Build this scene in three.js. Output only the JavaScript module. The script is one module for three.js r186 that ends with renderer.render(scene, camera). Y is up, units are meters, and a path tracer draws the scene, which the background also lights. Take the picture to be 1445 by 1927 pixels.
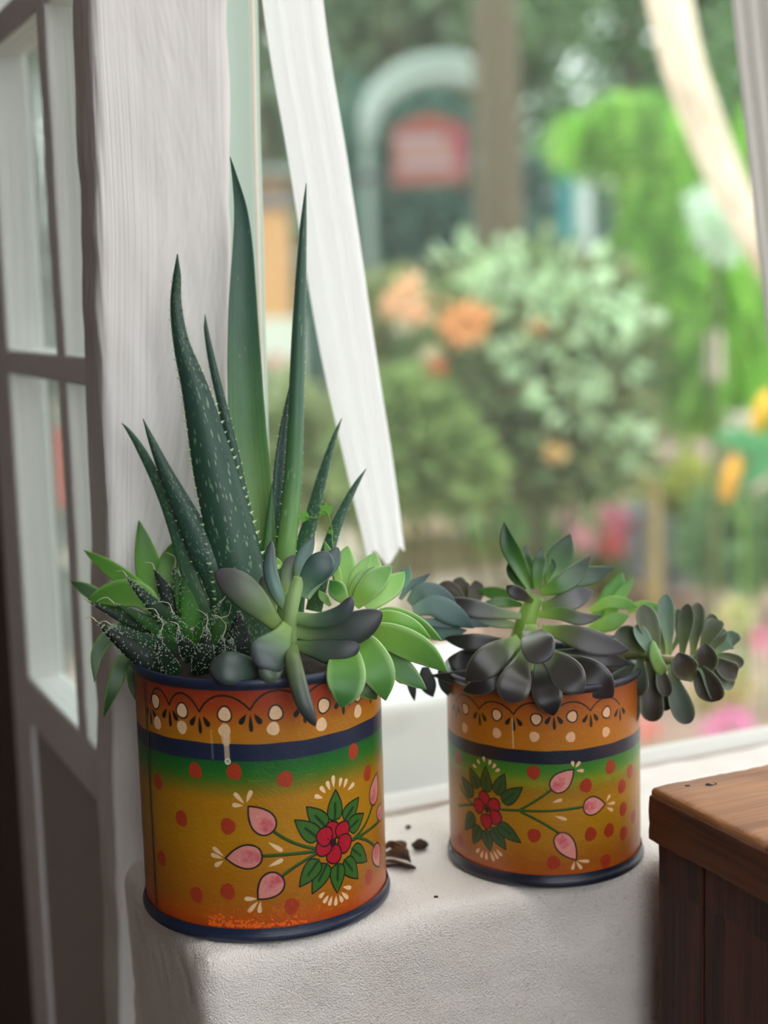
import * as THREE from 'three';
import { mergeGeometries, mergeVertices } from 'three/addons/utils/BufferGeometryUtils.js';
import { RoundedBoxGeometry } from 'three/addons/geometries/RoundedBoxGeometry.js';
import { createNoise3D } from 'simplex-noise';

// ---------------------------------------------------------------- camera, sky, exposure
// The room's axes: x along the window wall (right), -z out of the window, y up; y = 0 is the top of the masonry sill.
const scene = new THREE.Scene();
const camera = new THREE.PerspectiveCamera(2 * Math.atan(1927 / 2 / 2808.5) * 180 / Math.PI, 1445 / 1927, 0.05, 200);
camera.position.set(0, 0.3596, 0);
camera.rotation.set(-0.1414, -0.4292, -0.029, 'YXZ');
camera.focus = 0.865;
camera.userData.fStop = 3.3;
camera.updateMatrixWorld(true);
scene.add(camera);
scene.background = new THREE.Color(0.95, 0.985, 1.02);          // even overcast sky
scene.backgroundIntensity = 1.0;
const renderer = new THREE.WebGLRenderer({ antialias: true });
renderer.toneMapping = THREE.LinearToneMapping;
renderer.toneMappingExposure = 3.35;
renderer.shadowMap.enabled = true;

// ---------------------------------------------------------------- helpers
function rng(seed) { let a = seed >>> 0; return () => { a = (a + 0x6d2b79f5) | 0; let t = Math.imul(a ^ (a >>> 15), 1 | a); t = (t + Math.imul(t ^ (t >>> 7), 61 | t)) ^ t; return ((t ^ (t >>> 14)) >>> 0) / 4294967296; }; }
const noise3 = createNoise3D(rng(11));
const fbm = (x, y, z, o = 4) => { let s = 0, a = 0.5; for (let i = 0; i < o; i++) { s += a * noise3(x, y, z); x *= 2.03; y *= 2.03; z *= 2.03; a *= 0.5; } return s; };
const V = (x, y, z) => new THREE.Vector3(x, y, z);
const lin = (h) => { const c = new THREE.Color(h); return [c.r, c.g, c.b]; };
const lerp = THREE.MathUtils.lerp, clamp = THREE.MathUtils.clamp;
const smooth = (t) => { t = clamp(t, 0, 1); return t * t * (3 - 2 * t); };
const eye = camera.position.clone(), FPX = 2808.5;
const ax = new THREE.Vector3(), ay = new THREE.Vector3(), az = new THREE.Vector3();
camera.matrixWorld.extractBasis(ax, ay, az);
const ray = (px, py) => V(0, 0, 0).addScaledVector(ax, (px - 722.5) / FPX).addScaledVector(ay, -(py - 963.5) / FPX).addScaledVector(az, -1);
const at = (px, py, depth) => ray(px, py).multiplyScalar(depth).add(eye);                 // the point seen at a pixel, that far away
const onY = (px, py, y) => { const d = ray(px, py); return d.multiplyScalar((y - eye.y) / d.y).add(eye); };
const onZ = (px, py, z) => { const d = ray(px, py); return d.multiplyScalar((z - eye.z) / d.z).add(eye); };
const taken = new Map();
function numbered(n) { const k = taken.get(n) ?? 0; taken.set(n, k + 1); return k ? n + '_' + String(k).padStart(3, '0') : n; }
function thing(name, label, category, pos = V(0, 0, 0), group) {
  const g = new THREE.Group(); g.name = numbered(name); g.position.copy(pos); scene.add(g);
  g.userData = { label, category }; if (group) g.userData.group = group;
  return g;
}
function struct(name, pos = V(0, 0, 0)) { const g = new THREE.Group(); g.name = name; g.position.copy(pos); g.userData.kind = 'structure'; scene.add(g); return g; }
const originOf = (o) => { const p = V(0, 0, 0); for (; o && o !== scene; o = o.parent) p.add(o.position); return p; };
// geometry is given in the world; the mesh becomes a child of `parent` and its vertices are made relative to it
function part(parent, name, geo, mat, label) {
  const o = originOf(parent); geo.translate(-o.x, -o.y, -o.z);
  const m = new THREE.Mesh(geo, mat); m.name = name; m.castShadow = m.receiveShadow = true; parent.add(m);
  if (label) m.userData.label = label;
  return m;
}
function dataTex(w, h, f, srgb, rx = 1, ry = 1) {
  const d = new Uint8Array(w * h * 4);
  for (let y = 0; y < h; y++) for (let x = 0; x < w; x++) { const c = f(x / w, y / h, x, y), o = (y * w + x) * 4; d[o] = clamp(c[0], 0, 255); d[o + 1] = clamp(c[1], 0, 255); d[o + 2] = clamp(c[2], 0, 255); d[o + 3] = 255; }
  const t = new THREE.DataTexture(d, w, h); t.wrapS = t.wrapT = THREE.RepeatWrapping; t.magFilter = THREE.LinearFilter; t.minFilter = THREE.LinearMipmapLinearFilter; t.generateMipmaps = true;
  if (srgb) t.colorSpace = THREE.SRGBColorSpace; t.repeat.set(rx, ry); t.needsUpdate = true; return t;
}
// noise that repeats over the unit square
const tileNoise = (u, v, fu, fv, z = 0) => { const a = u * 2 * Math.PI, b = v * 2 * Math.PI, ru = fu / 6.283, rv = fv / 6.283; return noise3(Math.cos(a) * ru + 7 * z, Math.sin(a) * ru + Math.cos(b) * rv, Math.sin(b) * rv + z * 3.1); };
const M = (o) => new THREE.MeshStandardMaterial(o), MP = (o) => new THREE.MeshPhysicalMaterial(o);

// a box from lo to hi, its faces cut into cells of about `cell`, edges rounded by r, then pushed by `bend(p, n)`; uv in metres
function slab(lo, hi, cell, r, bend) {
  const parts = [], size = [hi.x - lo.x, hi.y - lo.y, hi.z - lo.z], c = lo.clone().add(hi).multiplyScalar(0.5), half = size.map((s) => s / 2);
  const rr = Math.min(r, ...half.map((h) => h * 0.98));
  for (let axis = 0; axis < 3; axis++) for (const side of [-1, 1]) {
    const u = (axis + 1) % 3, v = (axis + 2) % 3, grid = (L) => { // denser near the rounded edges
      const n = Math.max(1, Math.min(160, Math.round((L - 2 * rr) / cell))), out = [];
      if (rr > 0) for (let i = 0; i < 4; i++) out.push(-L / 2 + rr * (1 - Math.cos(i / 4 * Math.PI / 2)) * 0.999);
      for (let i = 0; i <= n; i++) out.push(-L / 2 + rr + (L - 2 * rr) * i / n);
      if (rr > 0) for (let i = 3; i >= 0; i--) out.push(L / 2 - rr * (1 - Math.cos(i / 4 * Math.PI / 2)) * 0.999);
      return out;
    };
    const gu = grid(size[u]), gv = grid(size[v]), pos = [], nor = [], uv = [], idx = [];
    for (const b of gv) for (const a of gu) {
      const p = [0, 0, 0]; p[axis] = side * half[axis]; p[u] = a; p[v] = b;
      const q = p.map((x, i) => clamp(x, -half[i] + rr, half[i] - rr)), d = p.map((x, i) => x - q[i]), l = Math.hypot(...d) || 1;
      const n = rr > 0 ? d.map((x) => x / l) : [0, 1, 2].map((i) => (i === axis ? side : 0)), w = rr > 0 ? q.map((x, i) => x + n[i] * rr) : p;
      const P = V(w[0] + c.x, w[1] + c.y, w[2] + c.z), N = V(...n);
      if (bend) bend(P, N);
      pos.push(P.x, P.y, P.z); nor.push(...n);
      uv.push(axis === 0 ? w[2] + c.z : w[0] + c.x, axis === 1 ? w[2] + c.z : w[1] + c.y);
    }
    const W = gu.length;
    for (let j = 0; j + 1 < gv.length; j++) for (let i = 0; i + 1 < W; i++) { const k = j * W + i; side > 0 ? idx.push(k, k + 1, k + W, k + 1, k + W + 1, k + W) : idx.push(k, k + W, k + 1, k + 1, k + W, k + W + 1); }
    const g = new THREE.BufferGeometry(); g.setAttribute('position', new THREE.Float32BufferAttribute(pos, 3)); g.setAttribute('normal', new THREE.Float32BufferAttribute(nor, 3)); g.setAttribute('uv', new THREE.Float32BufferAttribute(uv, 2)); g.setIndex(idx);
    if (bend) { // normals of the bent surface, kept smooth over the rounded edges
      g.computeVertexNormals();
    }
    parts.push(g);
  }
  return mergeGeometries(parts);
}
const box = (x0, y0, z0, x1, y1, z1, r = 0.002) => slab(V(x0, y0, z0), V(x1, y1, z1), 9, r);
function tube(points, radii, n = 8, seg = 0, closed = true) {
  const curve = new THREE.CatmullRomCurve3(points), N = seg || points.length * 5, pos = [], idx = [], uv = [];
  const fr = curve.computeFrenetFrames(N, false), L = curve.getLength();
  for (let i = 0; i <= N; i++) {
    const u = i / N, p = curve.getPoint(u), f = u * (radii.length - 1), k = Math.min(radii.length - 2, Math.floor(f)), r = radii.length > 1 ? lerp(radii[k], radii[k + 1], f - k) : radii[0];
    for (let j = 0; j <= n; j++) { const a = j / n * 2 * Math.PI, d = fr.normals[i].clone().multiplyScalar(Math.cos(a)).addScaledVector(fr.binormals[i], Math.sin(a)); pos.push(p.x + d.x * r, p.y + d.y * r, p.z + d.z * r); uv.push(j / n * 6.283 * r, u * L); }
  }
  for (let i = 0; i < N; i++) for (let j = 0; j < n; j++) { const a = i * (n + 1) + j, b = a + n + 1; idx.push(a, a + 1, b, a + 1, b + 1, b); }
  if (closed) for (const [e, s] of [[0, 1], [N, -1]]) { const p = curve.getPoint(e / N), c = pos.length / 3; pos.push(p.x, p.y, p.z); uv.push(0, 0); for (let j = 0; j < n; j++) { const a = e * (n + 1) + j; s > 0 ? idx.push(c, a + 1, a) : idx.push(c, a, a + 1); } }
  const g = new THREE.BufferGeometry(); g.setAttribute('position', new THREE.Float32BufferAttribute(pos, 3)); g.setAttribute('uv', new THREE.Float32BufferAttribute(uv, 2)); g.setIndex(idx); g.computeVertexNormals(); return g;
}

// ---------------------------------------------------------------- leaves
const PROFILES = {
  lance: (u) => (u < 0.5 ? 0.42 + 0.58 * Math.sin(u / 0.5 * Math.PI / 2) : Math.pow(Math.max(0, Math.cos((u - 0.5) / 0.5 * Math.PI / 2)), 0.9)),
  broad: (u) => (u < 0.58 ? 0.40 + 0.60 * smooth(u / 0.58) : Math.pow(Math.max(0, 1 - Math.pow((u - 0.58) / 0.42, 1.9)), 0.84)),
  plump: (u) => (u < 0.6 ? 0.42 + 0.58 * smooth(u / 0.6) : Math.pow(Math.max(0, 1 - Math.pow((u - 0.6) / 0.4, 2.3)), 0.70)),
  spoon: (u) => (u < 0.68 ? 0.34 + 0.66 * smooth(u / 0.68) : Math.pow(Math.max(0, 1 - Math.pow((u - 0.68) / 0.32, 2.0)), 0.66)),
  paddle: (u) => (u < 0.66 ? 0.36 + 0.64 * smooth((u - 0.05) / 0.61) : Math.pow(Math.max(0, 1 - Math.pow((u - 0.66) / 0.34, 2.4)), 0.6)),
  finger: (u) => (u < 0.5 ? 0.75 + 0.25 * u * 2 : Math.pow(Math.max(0, 1 - Math.pow((u - 0.5) / 0.5, 2.6)), 0.7)),
  aloe: (u) => Math.pow(1 - u, 0.85),
  fang: (u) => (u < 0.25 ? 0.8 + 0.2 * u * 4 : Math.pow(Math.max(0, 1 - (u - 0.25) / 0.75), 0.9)),
};
// pts: spine, base to tip; w: full width (metres) or list of widths along the spine; th: thickness over width; cup > 0: edges towards the face; roll: turn about the spine
function leafGeometry(pts, w, { prof = 'lance', th = 0.3, cup = 0, roll = 0, face = null, tint = null, keel = 0, nl = 20, nr = 14, mucro = 0 } = {}) {
  const curve = new THREE.CatmullRomCurve3(pts), P = PROFILES[prof], list = Array.isArray(w), wm = list ? Math.max(...w) : w;
  const pos = [], uv = [], col = [], idx = [], frames = [];
  const width = (u) => { if (!list) return w * P(u); const f = u * (w.length - 1), k = Math.min(w.length - 2, Math.floor(f)); return lerp(w[k], w[k + 1], f - k); };
  const us = []; for (let i = 0; i <= nl; i++) { const x = i / nl; us.push(x < 0.6 ? x : 0.6 + 0.4 * (1 - Math.pow(1 - (x - 0.6) / 0.4, 1.5))); }
  for (const u of us) {
    const p = curve.getPoint(u), t = curve.getTangent(u).normalize();
    let F = (face || eye.clone().sub(p)).clone().normalize();
    if (Math.abs(F.dot(t)) > 0.93) F = V(0, 1, 0).addScaledVector(F, 0.3).normalize();
    let W = t.clone().cross(F).normalize(), N = W.clone().cross(t).normalize();
    const c = Math.cos(roll), s = Math.sin(roll), W2 = W.clone().multiplyScalar(c).addScaledVector(N, s), N2 = N.multiplyScalar(c).addScaledVector(W, -s);
    W = W2; N = N2;
    let ww = Math.max(width(u), 1e-5); if (mucro && u > 0.93) ww = Math.max(ww, wm * 0.10 * (1 - u) / 0.07);
    const T = Math.min(th * wm, th * wm * (0.35 + 0.65 * ww / wm), ww * 1.1);
    frames.push({ p, t, W, N, w: ww, u, h: T / 2 });
    for (let j = 0; j <= nr; j++) {
      const a = j / nr * 2 * Math.PI, x = Math.cos(a), z = Math.sin(a), e = Math.sign(z) * Math.pow(Math.abs(z), 0.85);
      const k = keel && z < 0 ? 1 + keel * (1 - Math.abs(x)) : 1;
      const h = e * T / 2 * k + cup * ww * x * x;
      pos.push(p.x + W.x * x * ww / 2 + N.x * h, p.y + W.y * x * ww / 2 + N.y * h, p.z + W.z * x * ww / 2 + N.z * h);
      uv.push((x * 0.5 + 0.5) * (z >= 0 ? 1 : 1), u);
      if (tint) col.push(...tint(u, x, z));
    }
  }
  const n = nr + 1;
  for (let i = 0; i < us.length - 1; i++) for (let j = 0; j < nr; j++) { const a = i * n + j, b = a + n; idx.push(a, a + 1, b, a + 1, b + 1, b); }
  const g = new THREE.BufferGeometry();
  g.setAttribute('position', new THREE.Float32BufferAttribute(pos, 3)); g.setAttribute('uv', new THREE.Float32BufferAttribute(uv, 2));
  if (tint) g.setAttribute('color', new THREE.Float32BufferAttribute(col, 3));
  g.setIndex(idx); g.computeVertexNormals();
  // the seam at j = 0 / nr shares one normal
  const nm = g.attributes.normal;
  for (let i = 0; i < us.length; i++) { const a = i * n, b = a + nr, x = V(nm.getX(a) + nm.getX(b), nm.getY(a) + nm.getY(b), nm.getZ(a) + nm.getZ(b)).normalize(); nm.setXYZ(a, x.x, x.y, x.z); nm.setXYZ(b, x.x, x.y, x.z); }
  g.userData.frames = frames;
  return g;
}
// colours along a leaf, mottled; edge colour on the margin
function tinter(stops, { edge = null, edgeFrom = 0.8, mottle = 0.12, seed = 0, under = null, power = 1 } = {}) {
  const cs = stops.map(lin), ec = edge && lin(edge), uc = under && lin(under);
  return (u, x, z) => {
    const f = Math.pow(u, power) * (cs.length - 1), k = Math.min(cs.length - 2, Math.floor(f)), t = f - k, m = 1 + mottle * fbm(u * 3 + seed * 3.7, x * 1.3, z + seed, 3);
    let c = [0, 1, 2].map((i) => lerp(cs[k][i], cs[k + 1][i], t));
    if (uc && z < 0) c = c.map((q, i) => lerp(q, uc[i], 0.75));
    if (ec) { const e = smooth((Math.abs(x) - edgeFrom) / (1 - edgeFrom)); c = c.map((q, i) => lerp(q, ec[i], e)); }
    return c.map((q) => q * m);
  };
}
// ---------------------------------------------------------------- materials of the building
const mirrored = (t) => { t.wrapS = t.wrapT = THREE.MirroredRepeatWrapping; return t; };
const stuccoBump = mirrored(dataTex(1024, 1024, (u, v) => { const n = 0.22 * noise3(u * 40, v * 40, 1) + 0.45 * noise3(u * 150, v * 150, 2) + 0.55 * noise3(u * 260, v * 260, 3); const q = 128 + 80 * n; return [q, q, q]; }, false, 4, 4));
const stuccoColor = mirrored(dataTex(1024, 1024, (u, v) => { const n = noise3(u * 3, v * 3, 4) + 0.6 * noise3(u * 9, v * 9, 5) + 0.5 * noise3(u * 150, v * 150, 8), s = noise3(u * 46, v * 46, 6) > 0.86 ? -16 : 0; return [236 + 5 * n + s, 229 + 6 * n + s, 220 + 7 * n + s]; }, true, 2.5, 2.5));
const stucco = M({ map: stuccoColor, bumpMap: stuccoBump, bumpScale: 0.0015, roughness: 0.95 });
const whitePaint = M({ color: '#efeeec', roughness: 0.55, bumpMap: dataTex(256, 256, (u, v) => { const n = tileNoise(u, v, 40, 3, 8) + 0.4 * tileNoise(u, v, 90, 9, 9); return [128 + 60 * n, 0, 0]; }, false, 6, 2), bumpScale: 0.0006 });
const postPaint = M({ map: dataTex(256, 1024, (u, v) => { const n = tileNoise(u, v, 22, 2.5, 12) * 0.6 + tileNoise(u, v, 4, 3, 13); return [222 + 5 * n, 219 + 5 * n, 214 + 6 * n]; }, true, 4, 1), roughness: 0.62,
  bumpMap: dataTex(512, 1024, (u, v) => { const wob = 0.02 * tileNoise(u, v, 2, 3, 15), k = smooth(0.5 + 0.9 * tileNoise(u, v, 5, 2, 18)), n = k * (tileNoise(u + wob, v, 60, 2.2, 14) + 0.6 * tileNoise(u + wob, v, 120, 5, 16)) + (1.15 - k) * (0.6 * tileNoise(u, v, 26, 18, 17) + 0.4 * tileNoise(u, v, 60, 50, 19)); return [128 + 62 * n, 0, 0]; }, false, 4, 1.2), bumpScale: 0.0010 });
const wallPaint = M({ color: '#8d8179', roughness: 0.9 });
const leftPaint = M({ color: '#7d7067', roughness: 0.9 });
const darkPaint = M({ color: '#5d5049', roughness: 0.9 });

// ---------------------------------------------------------------- the setting
const FLOOR = -0.75, CEIL = 1.75, W0 = -1.7, W1 = 2.4, BACK = 1.0;
{ // floor and ceiling
  const tile = M({ map: dataTex(256, 256, (u, v) => { const n = tileNoise(u, v, 6, 6, 21) + 0.5 * tileNoise(u, v, 30, 30, 22); return [104 + 9 * n, 84 + 8 * n, 70 + 7 * n]; }, true, 1, 1), roughness: 0.8 });
  part(struct('floor'), 'floor_slab', box(W0 - 0.2, FLOOR - 0.12, -2.0, W1, FLOOR, BACK + 0.1, 0), tile);
  const roof = struct('ceiling');                                     // with a wide skylight over the room
  for (const [x0, z0, x1, z1] of [[W0 - 0.2, -2.0, 0.285, -0.35], [0.285, -1.02, W1, -0.35], [W0 - 0.2, -0.35, 0.1, BACK + 0.1], [1.5, -0.35, W1, BACK + 0.1], [0.1, 0.6, 1.5, BACK + 0.1]]) part(roof, 'ceiling_slab', box(x0, CEIL, z0, x1, CEIL + 0.12, z1, 0), whitePaint);
  part(struct('wall_left'), 'wall_panel', box(W0 - 0.2, FLOOR, -2.0, W0, CEIL, BACK + 0.1, 0), leftPaint);
  const wb = struct('wall_back');                                     // with a wide open window behind the camera
  part(wb, 'wall_panel', box(-0.55, FLOOR, BACK, 0.8, 0.2, BACK + 0.1, 0), darkPaint);
  part(wb, 'wall_panel', box(W0, FLOOR, BACK, -0.55, CEIL, BACK + 0.1, 0), darkPaint);
  part(wb, 'wall_panel', box(0.8, FLOOR, BACK, W1, CEIL, BACK + 0.1, 0), whitePaint);
  const wr = struct('wall_right');                                    // with a long high window
  for (const [y0, z0, y1, z1] of [[FLOOR, -0.99, 0.15, BACK + 0.1], [1.7, -0.99, CEIL, BACK + 0.1], [0.15, 0.85, 1.7, BACK + 0.1]]) part(wr, 'wall_panel', box(W1, y0, z0, W1 + 0.1, y1, z1, 0), whitePaint);
  part(struct('wall_end'), 'wall_panel', box(W0, FLOOR, -2.0, 0.235, CEIL, -1.9, 0), leftPaint);
  const ws = struct('wall_side');                                     // the wall with the glazed door, running out from the post
  part(ws, 'wall_panel', box(0.235, FLOOR, -2.0, 0.285, CEIL, -1.325, 0), darkPaint);
  part(ws, 'wall_panel', box(0.235, 0.95, -1.325, 0.285, CEIL, -0.965, 0), whitePaint);
}
{ // the masonry under the window: rounded, hand-plastered
  const g = struct('wall_front');
  part(g, 'sill_block', slab(V(0.229, FLOOR, -0.945), V(2.4, 0, -0.758), 0.0055, 0.0125, (p, n) => {
    if (p.x > 1.0) return;
    const a = 0.0035 * fbm(p.x * 7, p.y * 7, p.z * 7, 3) + 0.0011 * fbm(p.x * 60, p.y * 60, p.z * 60, 3);
    p.addScaledVector(n, a); if (n.y > 0.3 && p.y > -0.03) p.y = Math.min(p.y, 0.0006);
    p.x += 0.012 * smooth((-p.y) / 0.5) * (n.x < -0.2 ? -0.3 : 0);
  }), stucco);
  part(g, 'outer_base', box(0.318, FLOOR, -0.99, 2.4, -0.016, -0.944, 0.002), whitePaint);
  part(g, 'header', box(0.24, 1.5, -0.99, 2.4, CEIL, -0.90, 0.003), whitePaint);
  part(g, 'pier', box(1.35, -0.016, -0.99, 2.4, 1.5, -0.90, 0.003), whitePaint);
}
{ // the rough-hewn, thickly painted post; it leans a little
  const g = struct('trim_1', V(0.265, FLOOR, -0.945));
  part(g, 'post', slab(V(0.2231, FLOOR, -0.972), V(0.3045, CEIL, -0.922), 0.0045, 0.006, (p, n) => {
    const y = p.y, s = (p.x - 0.2231) / 0.0814;
    p.x += lerp(0.0262, 0.0385, s) * Math.max(y, -0.75) + (y > 0.6 ? 0 : 0);
    const wob = 0.0016 * fbm(p.x * 5, y * 9, p.z * 5, 3) * (Math.abs(n.x) > 0.3 ? 1.6 : 1);
    const kk = smooth(0.5 + 0.9 * noise3(p.x * 26, y * 2.2, 40)), grain = kk * 0.0008 * noise3(p.x * 190 + 3 * noise3(0, y * 3, 0), y * 5, p.z * 190) + 0.0002 * noise3(p.x * 420, y * 12, p.z * 420) + 0.0012 * fbm(p.x * 45, y * 22, 3, 3);
    p.addScaledVector(n, wob + grain);
  }), postPaint);
}
{ // window: sill rail, jamb beads, glass
  const g = struct('window_1');
  const pale = M({ color: '#b9cdbd', roughness: 0.5 }), cream = M({ color: '#e9e2cf', roughness: 0.6 }), railPaint = M({ color: '#c9c4bc', roughness: 0.6 });
  part(g, 'bottom_rail', box(0.318, -0.014, -0.9465, 1.36, 0.0030, -0.921, 0.0015), railPaint);
  part(g, 'glazing_bar', box(0.318, -0.018, -0.988, 1.36, -0.009, -0.962, 0.002), railPaint);
  const jamb = (x0, x1, z0, z1, m, name) => part(g, name, slab(V(x0, -0.012, z0), V(x1, 1.5, z1), 0.02, 0.0015, (p, n) => { p.x += 0.0165 * p.y + 0.0006 * fbm(p.x * 9, p.y * 14, 2, 2); }), m);
  jamb(0.296, 0.3335, -0.972, -0.931, pale, 'jamb');
  jamb(0.3335, 0.3372, -0.974, -0.932, cream, 'putty_bead');
  jamb(0.3372, 0.3425, -0.976, -0.940, pale, 'jamb_bead');
  part(g, 'top_rail', box(0.318, 1.48, -0.988, 1.36, 1.501, -0.93, 0.003), whitePaint);
  part(g, 'right_jamb', box(1.33, 0, -0.988, 1.36, 1.5, -0.93, 0.003), whitePaint);
  part(g, 'pane', box(0.34, -0.011, -0.9785, 1.34, 1.485, -0.9755, 0), MP({ color: '#fbfdfc', transmission: 1, roughness: 0.0, thickness: 0, ior: 1.5 }));
}
{ // glazed door in the side wall, seen almost along its face
  const g = struct('door_1');
  const x0 = 0.235, x1 = 0.266, dark = M({ color: '#b9b4ae', roughness: 0.6, bumpMap: whitePaint.bumpMap, bumpScale: 0.0006 });
  const bars = [[-1.066, -1.040]];
  part(g, 'lower_panel', slab(V(x0 + 0.004, FLOOR + 0.02, -1.325), V(x1, 0.010, -0.968), 0.02, 0.002, (p, n) => { p.addScaledVector(n, 0.0012 * fbm(p.z * 14, p.y * 2, 1, 3)); }), dark);
  part(g, 'stile', box(x0, FLOOR, -1.325, x1, 0.95, -1.247, 0.003), whitePaint);
  for (const [y0, y1] of [[0.010, 0.052], [0.308, 0.328], [0.563, 0.587], [0.82, 0.95]]) part(g, 'rail', box(x0, y0, -1.25, x1, y1, -0.968, 0.003), whitePaint);
  for (const [z0, z1] of bars) part(g, 'muntin', slab(V(x0, 0.05, z0), V(x1, 0.95, z1), 0.012, 0.003, (p, n) => { p.addScaledVector(n, 0.001 * fbm(p.x * 20, p.y * 12, p.z * 20, 2)); }), whitePaint);
  for (const [y0, y1] of [[0.05, 0.31], [0.326, 0.565], [0.585, 0.83]]) for (const [z0, z1] of [[-1.248, -1.064], [-1.042, -0.968]])
    part(g, 'pane', box(x1 - 0.006, y0, z0, x1 - 0.0035, y1, z1, 0), MP({ color: '#eef4f0', transmission: 1, roughness: 0.02, thickness: 0, ior: 1.5 }));
}
// ---------------------------------------------------------------- painted tins
// painted motifs: [degrees round the tin from its front, millimetres above its foot]
const MOTIF1 = {
  cusp: [[-58.4,133.2], [-44,135.5], [-27.4,134.1], [-4.3,135.9], [19.5,138.1], [39.8,138.3], [61.3,138]],
  dotA: [[-53.6,135.8], [-36.5,133.7], [-15.5,133.5], [6.7,133.4], [29.1,133.8], [50.2,134.7]],
  dotB: [[-53,123.1], [-36.9,124], [-15.8,123.9], [5.4,124.6], [27.6,123.1], [49.8,124.6]],
  dots: [[-30.9,99.7], [-12.3,100.6], [9.7,95], [45.6,102.2], [56.2,85.1], [-55.2,87.6], [-39.9,69.9], [-16.2,68.8], [-55.4,41.5], [-33.4,25.8], [-17.8,30.2], [10.4,20.2], [54.5,22.7]],
  petals: [[31.3,59.7], [37.1,57.8], [38,50], [31.9,45.3], [26.6,51.5], [27.2,57.5]],
  center: [[31.4,52.5]],
  leaves: [[32.8,65.5], [33.8,83.3], [27.9,63], [18.8,77.2], [23.9,57.3], [13.2,70.5], [38.4,63.6], [48.2,73.8], [41.1,57.5], [51.7,62.6], [42.5,44.8], [53.3,32.7], [37.6,39.8], [45.9,25.4], [33.7,38.9], [32.7,22], [27.7,40.9], [20,25.4], [23.5,44.4], [14.2,30.8]],
  wht: [[27,80.2], [22.8,82.7], [28.5,82.6], [25.8,87.3], [30.7,83.7], [29.2,89.7], [32.8,84.7], [32.6,92.1], [36,83.8], [37.2,89.3], [38.5,82.4], [40.6,87.7], [40.7,80.5], [45.4,83.4], [26.2,24.8], [23.3,22.2], [28.1,22.4], [25.4,18.2], [29.8,21.3], [28.2,15.7], [32.1,20.5], [31.6,14.6], [33.7,20.5], [35.7,15.3], [35,21.7], [39.1,16.1], [36,24.3], [41.1,21.7], [-8.9,81], [-13.9,81.3], [-8.5,82.1], [-12.8,88.4], [-7.6,82.6], [-5.1,89.8], [-18.8,51], [-23.8,55.9], [-19.3,49.8], [-24.9,51.5], [-18.9,48.5], [-23.3,44.7], [-4.4,26.2], [-10.3,26.3], [-4.3,24.7], [-8.8,18.4], [-3.2,24.7], [-3.9,17.7], [1.1,59.3], [7.3,53.3], [0.7,44.7], [7.4,48.4]],
  tulips: [[3.1,65], [-6.8,80.6], [-1.8,51.7], [-18,49.9], [5.9,39.1], [-4.3,25.9], [59.9,64.4], [66.6,81.5], [67.3,51.7], [72,60.2], [61,38.6], [66.6,23.1]],
  stems: [[23.7,51.2], [12.3,55.5], [3.8,65.2], [23.7,50], [10.5,51.3], [-1.6,51.3], [23.2,48.8], [13.7,45.1], [6,38.1], [41.5,49.9], [53.4,53.1], [59.7,64.2], [41.5,49.9], [54.1,51.1], [67.2,51.1], [45.3,50.7], [54.2,46.3], [61.6,37.9]],
};
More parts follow.
